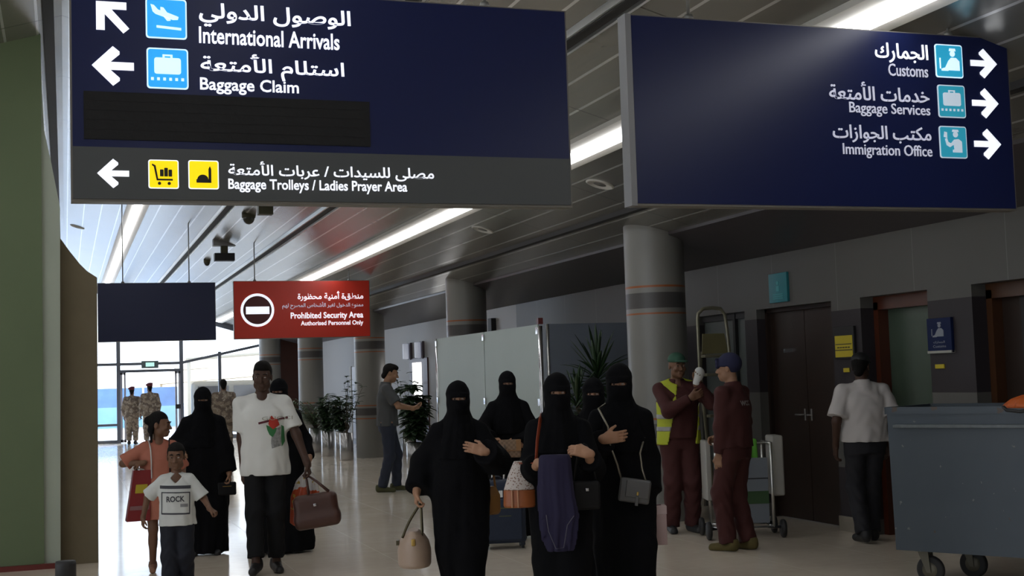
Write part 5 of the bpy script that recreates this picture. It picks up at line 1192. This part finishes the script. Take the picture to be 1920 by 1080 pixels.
# navy trolley case pushed by the woman behind
pb_ = onZ(945, 1027); sc_rz = math.radians(rB + 6)
t = thing('suitcase', 'navy soft-sided cabin suitcase on wheels with a raised handle', 'suitcase', (pb_[0], pb_[1], 0), sc_rz); M_case = mat('navy_nylon', (.010, .019, .042), rough=.65, noise=.15, nscale=30); M_case2 = mat('navy_nylon_trim', (.006, .009, .018), rough=.6)
B = MB(); B.rbox((0, 0, .335), (.20, .115, .285), .035); B.build('body', M_case, t); B = MB(); B.rbox((0, -.125, .27), (.165, .03, .19), .02); B.build('front_pocket', M_case, t)
B = MB(); B.box((-.12, -.158, .37), (.12, -.152, .378)); B.box((-.05, -.158, .30), (.06, -.153, .306)); B.build('zip', mat('zip_olive', (.10, .10, .03), rough=.4), t); B = MB(); B.box((-.045, -.128, .47), (-.01, -.118, .53)); B.build('label_tag', M_white, t)
for sx in (-1, 1):
    for sy in (-1, 1):
        B = MB(); B.lathe([(.005, -.012), (.024, -.012), (.026, 0), (.024, .012), (.005, .012)], (sx * .165, sy * .085, .026), 16, axis='x'); B.build('wheel', M_black, t)
        B = MB(); B.box((sx * .165 - .022, sy * .085 - .025, .03), (sx * .165 + .022, sy * .085 + .025, .075), .006); B.build('wheel_housing', M_case2, t)
gB = rotz(-sc_rz) @ (Bw.world(Bw.J['gripR']) - np.array([pb_[0], pb_[1], 0])); zg = gB[2]
for sx in (-1, 1):
    B = MB(); B.tube([(sx * .055 - .03, .07, .60), (gB[0] + sx * .055, gB[1], zg - .0)], .0095, 8); B.build('handle_tube', M_alu, t)
B = MB(); B.tube([(gB[0] - .075, gB[1], zg), (gB[0] + .075, gB[1], zg)], .014, 10); B.build('grip', M_black, t); B = MB(); B.tube(arc((-.10, 0, .62), (.0, 0, .62), .03), .010, 8); B.build('top_handle', M_case2, t)
# patterned flap bag on her arm
def monogram():
    m = mat('beige_patterned', (.3, .2, .12), rough=.5); g = NT(m); t = g.n('ShaderNodeTexCoord'); ck = g.n('ShaderNodeTexChecker'); ck.inputs['Scale'].default_value = 45; g.l(t.outputs['Object'], ck.inputs[0]); n = g.noise(t.outputs['Object'], 60, 2)
    ck.inputs[1].default_value = (.24, .15, .09, 1); ck.inputs[2].default_value = (.15, .085, .045, 1); g.l(g.mix(g.math('MULTIPLY', n, .5), ck.outputs[0], (.28, .19, .12)), g.p.inputs['Base Color']); return m
M_mono = monogram(); p = bag_at(957, 842, locB, .30); t = thing('patterned_handbag', 'beige patterned flap handbag held at the waist by the woman with the suitcase', 'handbag', (p[0], p[1], p[2] - .06), math.radians(rB))
B = MB(); B.rbox((0, 0, .065), (.100, .035, .085), .015); B.build('body', M_mono, t); B = MB(); B.rbox((0, -.037, .10), (.102, .008, .052), .007); B.build('flap', M_mono, t); B = MB(); B.box((-.102, -.048, .043), (.102, -.041, .050)); B.box((.055, -.048, .05), (.102, -.044, .15)); B.build('trim', mat('tan_trim', (.27, .13, .045), rough=.5), t)
# two-tone tote carried by the woman at the centre
p = bag_at(975, 951, locC, .10); d_ = (depth(locC) - .10) / FPX; t = thing('tote_bag', 'orange and white patterned tote hanging at the elbow of the woman in the centre', 'handbag', (p[0], p[1], p[2]), math.radians(rC))
M_orange = mat('orange_leather', (.30, .085, .022), rough=.45); F = Field(); F.stack([(0, 0, 0, 29 * d_, .055), (.012, 0, 0, 31 * d_, .06), (33 * d_, 0, 0, 30 * d_, .055)], .01); F.build('bottom', M_orange, t, .006)
def speck():
    m = mat('white_speckled', (.5, .45, .4), rough=.6); g = NT(m); t = g.n('ShaderNodeTexCoord'); v = g.n('ShaderNodeTexVoronoi'); v.inputs['Scale'].default_value = 75; g.l(t.outputs['Object'], v.inputs['Vector']); g.l(g.mix(g.math('LESS_THAN', v.outputs['Distance'], .33), (.52, .46, .42), (.22, .13, .10)), g.p.inputs['Base Color']); return m
F = Field(); F.stack([(33 * d_, 0, 0, 29.5 * d_, .054), (60 * d_, .004, 0, 22 * d_, .042), (86 * d_, .0, 0, 9 * d_, .022)], .01); F.build('top', speck(), t, .006)
for x in (-14, -3): B = MB(); B.box((x * d_ - .004, -.066, .004), (x * d_ + .004, -.05, 33 * d_)); B.build('stitched_strip', mat('tan_strip', (.48, .24, .13), rough=.5), t)
a = rotz(-math.radians(rC)) @ (C.world(C.J['shR'] + np.array([.03, -.10, .07])) - p); b_ = rotz(-math.radians(rC)) @ (C.world(np.array([-.155, -.20, 1.17])) - p)
hang([(.0, -.0, 84 * d_), Vector(b_) * .5 + Vector((0, -.02, .12)), Vector(b_), Vector((a + b_) / 2) + Vector((-.005, -.03, 0)), Vector(a), Vector(a) + Vector((.01, .09, .03))], .016, 'shoulder_strap', mat('orange_strap', (.27, .045, .015), rough=.5), t, flat=(1, .3))
# purple cloth over her forearm
w0 = rotz(-math.radians(rC)) @ (np.array(bag_at(1040, 858, locC, .34)) - np.array(locC)); F = Field(); dC = (depth(locC) - .34) / FPX; zc = w0[2]
F.stack([(zc - 175 * dC, .005, 0, 18 * dC, .012), (zc - 150 * dC, .002, 0, 26 * dC, .016), (zc - 122 * dC, .006, 0, 32 * dC, .022), (zc - 108 * dC, .012, 0, 35 * dC, .030), (zc - 60 * dC, .0, 0, 33 * dC, .036), (zc, -.0, 0, 30 * dC, .048), (zc + 6 * dC, 0, 0, 26 * dC, .03)], .02, folds=(7, .006, zc + .05, 2.0))
t = thing('purple_cloth', 'dark purple cloth draped over the forearm of the woman in the centre', 'cloth', tuple(np.array(locC) + rotz(math.radians(rC)) @ np.array([w0[0], w0[1], 0])), math.radians(rC)); F.build('cloth', mat('purple_fabric', (.0085, .0055, .034), rough=.8), t, .008)
hang([(-.06, -.03, zc - 105 * dC), (-.05, -.035, zc - 135 * dC), (-.01, -.03, zc - 168 * dC), (.035, -.03, zc - 166 * dC), (.06, -.03, zc - 125 * dC), (.10, -.03, zc - 108 * dC)], .0022, 'cord', mat('grey_cord', (.09, .09, .11), rough=.6), t, n=6)
# black bag with a bright clasp at her left hip
p = bag_at(1098, 925, locC, .22); t = thing('black_handbag', 'black handbag with a bright clasp at the centre woman\'s hip', 'handbag', (p[0], p[1], p[2] - .09), math.radians(rC + 10)); M_blk_leather = mat('black_leather', (.004, .004, .0045), rough=.6, spec=.25)
B = MB(); B.rbox((0, 0, .08), (.085, .04, .085), .02); B.build('body', M_blk_leather, t); B = MB(); B.box((-.008, -.05, .105), (.012, -.042, .125), .003); B.build('clasp', M_steel, t); hang(arc((-.065, 0, .16), (.065, 0, .16), .22), .007, 'handle', M_blk_leather, t)
# grey crossbody bag of the tall woman
p = bag_at(1190, 920, locD, .26); dD = (depth(locD) - .26) / FPX; t = thing('grey_crossbody_bag', 'grey leather crossbody bag on a chain worn by the tall woman', 'handbag', (p[0], p[1], p[2]), math.radians(rD)); M_grey_l = mat('grey_leather', (.085, .083, .082), rough=.45, bump=.1, bscale=60); Rm = Matrix.Rotation(.16, 4, 'Y')
B = MB(); B.rbox((0, 0, 0), (29 * dD, .04, 22 * dD), .014); B.xform(Rm); B.build('body', M_grey_l, t); B = MB(); B.rbox((5 * dD, -.043, 4 * dD), (22 * dD, .008, 16 * dD), .006); B.xform(Rm); B.build('flap', M_grey_l, t)
B = MB(); B.box((4 * dD, -.058, -7 * dD), (8 * dD, -.05, 0 * dD), .003); B.xform(Rm); B.build('clasp', M_gold, t); B = MB(); B.box((3 * dD, -.056, -26 * dD), (9 * dD, -.046, -9 * dD), .003); B.xform(Rm); B.build('strap_end', M_grey_l, t)
inv = lambda q: Vector(rotz(-math.radians(rD)) @ (np.asarray(q) - p)); s1 = inv(bag_at(1122, 766, locD, .13)); s2 = inv(bag_at(1140, 800, locD, .19))
s3 = inv(D.world(np.array([-.07, .04, 1.50])))
pts = [(-24 * dD, 0, 22 * dD), inv(bag_at(1158, 872, locD, .27)), inv(bag_at(1143, 832, locD, .24)), s2, s1, s3]
hang(pts, .006, 'chain', mat('pale_chain', (.28, .25, .19), rough=.35, metal=.7), t); hang([(22 * dD, 0, 16 * dD), inv(bag_at(1204, 880, locD, .22)), inv(bag_at(1200, 850, locD, .20)), inv(D.world(np.array([.16, -.06, 1.25])))], .006, 'chain', MATS['pale_chain'], t)
# pink box in her left hand
p = bag_at(1229, 1020, locD, .02); t = thing('pink_box', 'pale pink gift box with cord handles carried by the tall woman', 'box', (p[0], p[1], p[2]), math.radians(rD + 4)); M_pink = mat('pink_card', (.40, .28, .27), rough=.6); w_ = 21 * depth(locD) / FPX; hb = 72 * depth(locD) / FPX
B = MB(); B.box((-w_, -.06, 0), (w_, .06, hb * .78), .004); B.build('box_body', M_pink, t); B = MB(); B.box((-w_ - .003, -.063, hb * .78), (w_ + .003, .063, hb), .004); B.build('lid', mat('pale_pink_card', (.50, .38, .37), rough=.6), t)
gl = Vector(rotz(-math.radians(rD + 4)) @ (D.world(D.J['gripL']) - p))
hang([(-w_ * .6, 0, hb), Vector((-w_ * .4, 0, hb)).lerp(gl, .6), gl, Vector((w_ * .5, 0, hb)).lerp(gl, .5), (w_ * .6, 0, hb)], .005, 'cord_handle', mat('maroon_cord', (.12, .04, .05), rough=.6), t)
# brown duffel and orange carrier bag of the tall man
gG = G.world(G.J['gripL']); p = bag_at(598, 985, locG, .10); t = thing('duffel_bag', 'dark brown leather holdall carried by the tall man in white', 'bag', (p[0], p[1], p[2]), math.radians(rG - 4)); dG = (depth(locG) - .10) / FPX; M_duff = mat('brown_leather', (.062, .022, .014), rough=.45, noise=.15, nscale=10); Rm = Matrix.Rotation(-.13, 4, 'Y')
F = Field(); R_ = roty(-.13); F.rbox(R_ @ np.array([0, 0, 32 * dG]), (41 * dG, .085, 28 * dG), R_, r=.05, k=.02); F.rbox(R_ @ np.array([0, 0, 10 * dG]), (42 * dG, .095, 13 * dG), R_, r=.04, k=.04); F.build('body', M_duff, t, .009)
B = MB(); B.box((-.012, -.105, 38 * dG), (.012, -.088, 43 * dG), .003); B.xform(Rm); B.build('buckle', M_steel, t); gl = Vector(rotz(-math.radians(rG - 4)) @ (gG - p))
for sy in (-1, 1): hang([Vector((-.08, sy * .05, 58 * dG)), Vector((-.08, sy * .04, 62 * dG)).lerp(gl, .65), gl + Vector((0, sy * .012, 0)), Vector((.10, sy * .04, 64 * dG)).lerp(gl, .55), Vector((.09, sy * .05, 62 * dG))], .009, 'handle', M_duff, t)
p = bag_at(572, 985, locG, -.12); t = thing('carrier_bag', 'orange and white plastic carrier bag hanging behind the brown holdall', 'bag', (p[0], p[1], p[2]), math.radians(rG))
def carrier():
    m = mat('orange_white_plastic', (.5, .1, .02), rough=.35); g = NT(m); t = g.n('ShaderNodeTexCoord'); s = g.n('ShaderNodeSeparateXYZ'); g.l(t.outputs['Object'], s.inputs[0]); n = g.noise(t.outputs['Object'], 9, 3); c = g.mix(g.math('GREATER_THAN', g.math('ADD', s.outputs['Z'], g.math('MULTIPLY', n, .22)), .42), (.40, .055, .012), (.55, .52, .50)); c = g.mix(g.math('GREATER_THAN', g.noise(t.outputs['Object'], 16, 2), .66), c, (.42, .30, .06)); g.l(c, g.p.inputs['Base Color']); return m
F = Field(); F.stack([(0, .02, 0, .10, .07), (.03, .02, 0, .135, .085), (.25, .01, 0, .12, .075), (.38, .02, 0, .085, .05), (.46, .035, 0, .03, .025)], .02, folds=(7, .008, .6, 1.0)); F.build('bag_body', carrier(), t, .009); gl = Vector(rotz(-math.radians(rG)) @ (gG - p)); hang([(.03, 0, .44), Vector((.03, 0, .44)).lerp(gl, .6) + Vector((-.01, 0, 0)), gl], .012, 'handle', MATS['orange_white_plastic'], t)
# girl's red shopping bag
p = bag_at(262, 976, locI, .16); dI = (depth(locI) - .16) / FPX; t = thing('shopping_bag', 'red paper shopping bag with a yellow panel carried by the girl', 'bag', (p[0], p[1], p[2]), math.radians(rI)); M_redbag = mat('red_bag', (.20, .012, .014), rough=.45)
B = MB(); B.add([(-25 * dI, -.06, 0), (17 * dI, -.06, 0), (17 * dI, .06, 0), (-25 * dI, .06, 0), (-11 * dI, -.045, 94 * dI), (21 * dI, -.045, 94 * dI), (21 * dI, .045, 94 * dI), (-11 * dI, .045, 94 * dI)], [(0, 1, 5, 4), (1, 2, 6, 5), (2, 3, 7, 6), (3, 0, 4, 7), (0, 3, 2, 1), (4, 5, 6, 7)]); B.build('bag_body', M_redbag, t)
def slab(u0, v0, u1, v1, name, m):
    B = MB(); f = lambda u, v: ((-25 + 14 * v) * dI + u * (42 - 10 * v) * dI, -.06 + .015 * v, v * 94 * dI)
    P = [f(u0, v0), f(u1, v0), f(u1, v1), f(u0, v1)]; B.add([(x, y - .003, z) for x, y, z in P] + [(x, y + .001, z) for x, y, z in P], [(0, 1, 2, 3), (4, 7, 6, 5), (0, 4, 5, 1), (1, 5, 6, 2), (2, 6, 7, 3), (3, 7, 4, 0)]); return B.build(name, m, t)
slab(.22, .55, .82, .72, 'yellow_panel', mat('bag_yellow', (.42, .33, .015), rough=.5)); slab(.05, .22, .95, .30, 'pale_band', mat('bag_band', (.22, .10, .10), rough=.5))
gl = Vector(rotz(-math.radians(rI)) @ (I.world(I.J['gripR']) - p)); hang([(-6 * dI, 0, 92 * dI), Vector((-6 * dI, 0, 92 * dI)).lerp(gl, .6), gl, Vector((16 * dI, 0, 92 * dI)).lerp(gl, .5), (16 * dI, 0, 92 * dI)], .009, 'handle', M_tee, t, flat=(1.6, .4))
# small black bag of the woman with the children
gl = Fw.world(Fw.J['gripL']); t = thing('black_clutch', 'small black bag in the hand of the woman with the children', 'handbag', (gl[0], gl[1], gl[2] - .10), math.radians(rF)); B = MB(); B.rbox((0, 0, .03), (.085, .03, .06), .015); B.build('body', M_blk_leather, t); hang([(-.03, 0, .08), (-.01, 0, .105), (.02, 0, .105), (.04, 0, .08)], .007, 'handle', M_blk_leather, t); B = MB(); B.box((-.04, -.033, .05), (.04, -.029, .056)); B.build('zip', M_gold, t)
# telephone
gl = (N.world(N.J['gripR']) + N.world(N.J['gripL'])) / 2; t = thing('mobile_phone', 'dark phone held in both hands by the man in the grey polo shirt', 'phone', tuple(gl), math.radians(rN)); B = MB(); B.rbox((0, 0, 0), (.037, .075, .005), .004); o = B.build('case', M_black, t); B = MB(); B.box((-.033, -.068, .0052), (.033, .068, .006)); o2 = B.build('screen', mat('phone_screen', (.02, .02, .025), rough=.08), t); t.rotation_euler = (.5, 0, math.radians(rN))

# ---------------------------------------------------------------- ladder and cleaning cart
M_lad = mat('ladder_metal', (.24, .225, .165), rough=.45, metal=.7); YL = 11.98
def lpt(px, py, y=YL): return Vector(onY(px, py, y))
base = lpt(1345, 1000); base = Vector((base.x, YL, 0)); t = thing('step_ladder', 'tall metal step ladder with a rounded top rail, held upright by the two workers', 'ladder', base)
def lo_(v): return v - base
ftL = onZ(1342, 985); L0 = Vector((ftL[0], ftL[1], 0)); W0 = .42
top_pts = [lpt(1312, 690), lpt(1308, 600), lpt(1309, 588), lpt(1318, 579), lpt(1335, 577), lpt(1351, 579), lpt(1359, 590), lpt(1363, 615), lpt(1368, 665), lpt(1376, 740)]
foot_L = Vector((lpt(1347, 985).x, YL - .02, .0)); foot_R = Vector((lpt(1400, 985).x, YL - .02, .0)); zoff = 0
B = MB(); B.tube([lo_(foot_L), lo_(lpt(1328, 840)), *[lo_(q) for q in top_pts], lo_(foot_R)], .019, 10, flat=(1, .7)); B.build('front_rail', M_lad, t)
for sx, q, f in ((-1, lpt(1319, 660), foot_L), (1, lpt(1366, 660), foot_R)):
    B = MB(); B.tube([lo_(q + Vector((0, .04, 0))), lo_(f + Vector((.04 * sx, .50, 0)))], .016, 8); B.build('rear_leg', M_lad, t)
B = MB(); a, b = lpt(1317, 664), lpt(1366, 662); B.add([lo_(v) for v in (a, b, b + Vector((0, .02, 0)), a + Vector((0, .02, 0)), lpt(1318, 626), lpt(1358, 625), lpt(1358, 625) + Vector((0, .02, 0)), lpt(1318, 626) + Vector((0, .02, 0)))], [(0, 1, 5, 4), (1, 2, 6, 5), (2, 3, 7, 6), (3, 0, 4, 7), (0, 3, 2, 1), (4, 5, 6, 7)]); B.build('back_board', mat('yellowed_board', (.12, .105, .045), rough=.6, noise=.25, nscale=5), t)
for py in (668, 703, 740, 780, 822, 866, 912, 958):
    f = (py - 660) / 330; a, b = lpt(1316 + f * 30, py), lpt(1366 + f * 34, py - 1); a.y = b.y = YL
    B = MB(); B.box((a.x - base.x, -.06, a.z - .015), (b.x - base.x, .05, a.z + .015), .004); B.build('tread', M_lad, t)
for f in (foot_L, foot_R, foot_L + Vector((-.04, .50, 0)), foot_R + Vector((.04, .50, 0))): B = MB(); B.rbox(tuple(lo_(f) + Vector((0, 0, .018))), (.026, .024, .018), .006); B.build('foot_cap', M_black, t)
# cart: steel frame with a grey-blue board, white side panels and rubber wheels
wl_, wr_ = onZ(1335, 1014), onZ(1475, 1009); c0 = (wl_ + wr_) / 2; ang = math.atan2(wr_[1] - wl_[1], wr_[0] - wl_[0]); Lc = float(np.linalg.norm((wr_ - wl_)[:2])) / 2
t = thing('cleaning_cart', 'wheeled steel cleaning cart with white side panels and a grey board with a green stripe', 'cart', (c0[0], c0[1] + .05, 0), ang); dd = depth(c0) / FPX
hz = lambda py: 1.55 - (py - 690) * dd * .99
for sx in (-1, 1):
    for sy in (0, .38):
        B = MB(); B.lathe([(.01, -.02), (.075, -.02), (.085, -.008), (.085, .008), (.075, .02), (.01, .02)], (sx * Lc, sy, .085), 24, axis='x'); B.build('wheel', M_black, t)
        B = MB(); B.tube([(sx * (Lc - .085), sy, .10), (sx * (Lc - .085), sy, hz(830))], .014, 10); B.build('post', M_alu, t)
    B = MB(); B.tube([(sx * (Lc - .085), 0, hz(830)), (sx * (Lc - .085), .38, hz(830))], .014, 8); B.build('side_rail', M_alu, t)
B = MB(); B.tube([(-Lc, 0, .10), (Lc, 0, .10)], .014, 10); B.tube([(-Lc, .38, .10), (Lc, .38, .10)], .014, 10); B.tube([(-Lc + .08, 0, .10), (-Lc + .08, .38, .10)], .012, 8); B.tube([(Lc - .08, 0, .10), (Lc - .08, .38, .10)], .012, 8); B.build('base_frame', M_steel, t)
B = MB(); B.box((-Lc + .10, .10, .13), (Lc - .10, .13, hz(858))); o = B.build('board', mat('grey_blue_board', (.17, .19, .22), rough=.45), t); B = MB(); B.box((-Lc + .10, .094, hz(945)), (Lc - .10, .10, hz(921))); B.build('green_stripe', mat('green_stripe', (.035, .085, .03), rough=.5), o); B = MB(); B.box((-Lc + .10, .095, hz(898)), (Lc - .10, .10, hz(896))); B.build('seam', M_black, o)
M_pan = mat('white_side_panel', (.33, .32, .29), rough=.5)
B = MB(); B.box((Lc - .07, .02, hz(930)), (Lc + .04, .30, hz(816)), .02); B.build('side_panel', M_pan, t); B = MB(); B.box((-Lc - .0, .02, hz(935)), (-Lc + .05, .30, hz(822)), .012); B.build('side_panel', M_pan, t)
B = MB(); B.tube([(-Lc + .06, .19, hz(830)), (Lc - .08, .19, hz(830))], .011, 8); B.build('top_rail', M_alu, t)
q = rotz(ang); cw = np.array([c0[0], c0[1] + .05, 0]) + q @ np.array([Lc * .36, .19, 0])
F = Field(); zt_ = hz(826); F.rbox((0, 0, zt_ - .085), (.05, .022, .10), None, r=.012, k=.01); F.warp = lambda X, Y, Z: .005 * np.sin(X * 90 + Z * 10); t2 = thing('green_cloth', 'bright green cleaning cloth hung over the rail of the cart', 'cloth', tuple(cw), ang); F.build('cloth', mat('lime_cloth', (.10, .34, .035), rough=.85), t2, .007)

# ---------------------------------------------------------------- steel waste container at the right
bl = onD(1676, 1031, 9.3); ux = np.array([.497, -.868, 0]); uy = np.array([.868, .497, 0]); angb = math.atan2(ux[1], ux[0]); ztop = onD(1664, 764, 9.3)[2]; zbot = bl[2]
t = thing('waste_container', 'large blue-grey steel waste container on wheels at the right', 'waste container', (bl[0], bl[1], 0), angb)
def bin_mat():
    m = mat('worn_blue_steel', (.075, .10, .125), rough=.45, metal=.1); g = NT(m); t = g.n('ShaderNodeTexCoord'); n = g.noise(t.outputs['Object'], 2.5, 7); c = g.mix(n, (.036, .050, .064), (.060, .075, .090)); n2 = g.noise(t.outputs['Object'], 22, 6); c = g.mix(g.math('GREATER_THAN', n2, .70), c, (.13, .14, .14)); n3 = g.noise(t.outputs['Object'], 7, 6); c = g.mix(g.math('GREATER_THAN', n3, .70), c, (.07, .05, .04)); g.l(c, g.p.inputs['Base Color']); return m
M_bin = bin_mat(); Lb, Db = 1.32, .70; hh = ztop - zbot
B = MB(); tp = .06
lo8 = [(.012, .012, zbot), (Lb - tp, .012, zbot), (Lb - tp, Db - tp, zbot), (.012, Db - tp, zbot)]; hi8 = [(.0, 0, ztop - .03), (Lb + .02, 0, ztop - .03), (Lb + .02, Db, ztop - .03), (.0, Db, ztop - .03)]
ih = [(x * .96 + .02, y * .94 + .03, z) for x, y, z in hi8]; il = [(x * .92 + .06, y * .88 + .06, z + .04) for x, y, z in lo8]
B.add(lo8 + hi8 + ih + il, [(0, 3, 2, 1)] + [(i, (i + 1) % 4, (i + 1) % 4 + 4, i + 4) for i in range(4)] + [(i + 4, (i + 1) % 4 + 4, (i + 1) % 4 + 8, i + 8) for i in range(4)] + [(i + 8, (i + 1) % 4 + 8, (i + 1) % 4 + 12, i + 12) for i in range(4)] + [(12, 13, 14, 15)]); B.build('body', M_bin, t)
B = MB(); B.box((-.012, -.012, ztop - .05), (Lb + .03, .03, ztop)); B.box((-.012, Db - .03, ztop - .05), (Lb + .03, Db + .03, ztop)); B.box((-.012, -.012, ztop - .05), (.03, Db + .03, ztop)); B.box((Lb, -.03, ztop - .05), (Lb + .05, Db + .03, ztop)); B.build('rim', M_bin, t)
zf = onD(1790, 800, 8.95)[2]; B = MB(); B.box((.06, -.045, zf - .012), (Lb - .02, .03, zf + .012), .004); B.build('ledge', mat('worn_ledge', (.10, .115, .12), rough=.4, noise=.4, nscale=25), t)
M_tyre = mat('rubber', (.018, .018, .018), rough=.7); M_fork = mat('caster_fork', (.13, .12, .09), rough=.5, metal=.4)
for x, y in ((.16, .13), (.30, .55), (Lb - .25, .13), (Lb - .2, .55)):
    B = MB(); B.lathe([(.03, -.022), (.085, -.022), (.10, -.012), (.10, .012), (.085, .022), (.03, .022)], (x + .05, y, .10), 28, axis='y'); o = B.build('wheel', M_tyre, t); B = MB(); B.lathe([(.01, -.024), (.055, -.024), (.055, .024), (.01, .024)], (x + .05, y, .10), 20, axis='y'); B.build('hub', M_fork, o)
    B = MB()
    for sy in (-1, 1): B.add([(x - .03, y + sy * .034, zbot), (x + .05, y + sy * .034, zbot), (x + .065, y + sy * .034, .085), (x + .035, y + sy * .034, .085), (x - .03, y + sy * .040, zbot), (x + .05, y + sy * .040, zbot), (x + .065, y + sy * .040, .085), (x + .035, y + sy * .040, .085)], [(0, 1, 2, 3), (4, 7, 6, 5), (0, 4, 5, 1), (1, 5, 6, 2), (2, 6, 7, 3), (3, 7, 4, 0)])
    B.box((x - .04, y - .045, zbot - .012), (x + .06, y + .045, zbot + .005)); B.build('fork', M_fork, t)
# orange sack lying over the rim
pz = onD(1905, 757, 8.5); t = thing('orange_sack', 'bright orange sack with a black strap lying on the rim of the waste container', 'sack', (pz[0], pz[1], ztop - .005), angb)
F = Field(); F.stack([(.0, .03, .05, .11, .10), (.02, .03, .05, .12, .10), (.06, .04, .06, .08, .07), (.085, .05, .06, .02, .02)], .02, folds=(5, .010, .2, .5)); F.build('sack', mat('orange_plastic', (.50, .095, .012), rough=.5), t, .007)
B = MB(); B.tube([(-.06, -.06, .01), (-.03, -.085, -.01), (.05, -.075, -.02), (.16, -.06, -.005)], .012, 8); B.build('strap', M_black, t)
bpy.data.objects.remove(_TO); bpy.data.curves.remove(_TC)
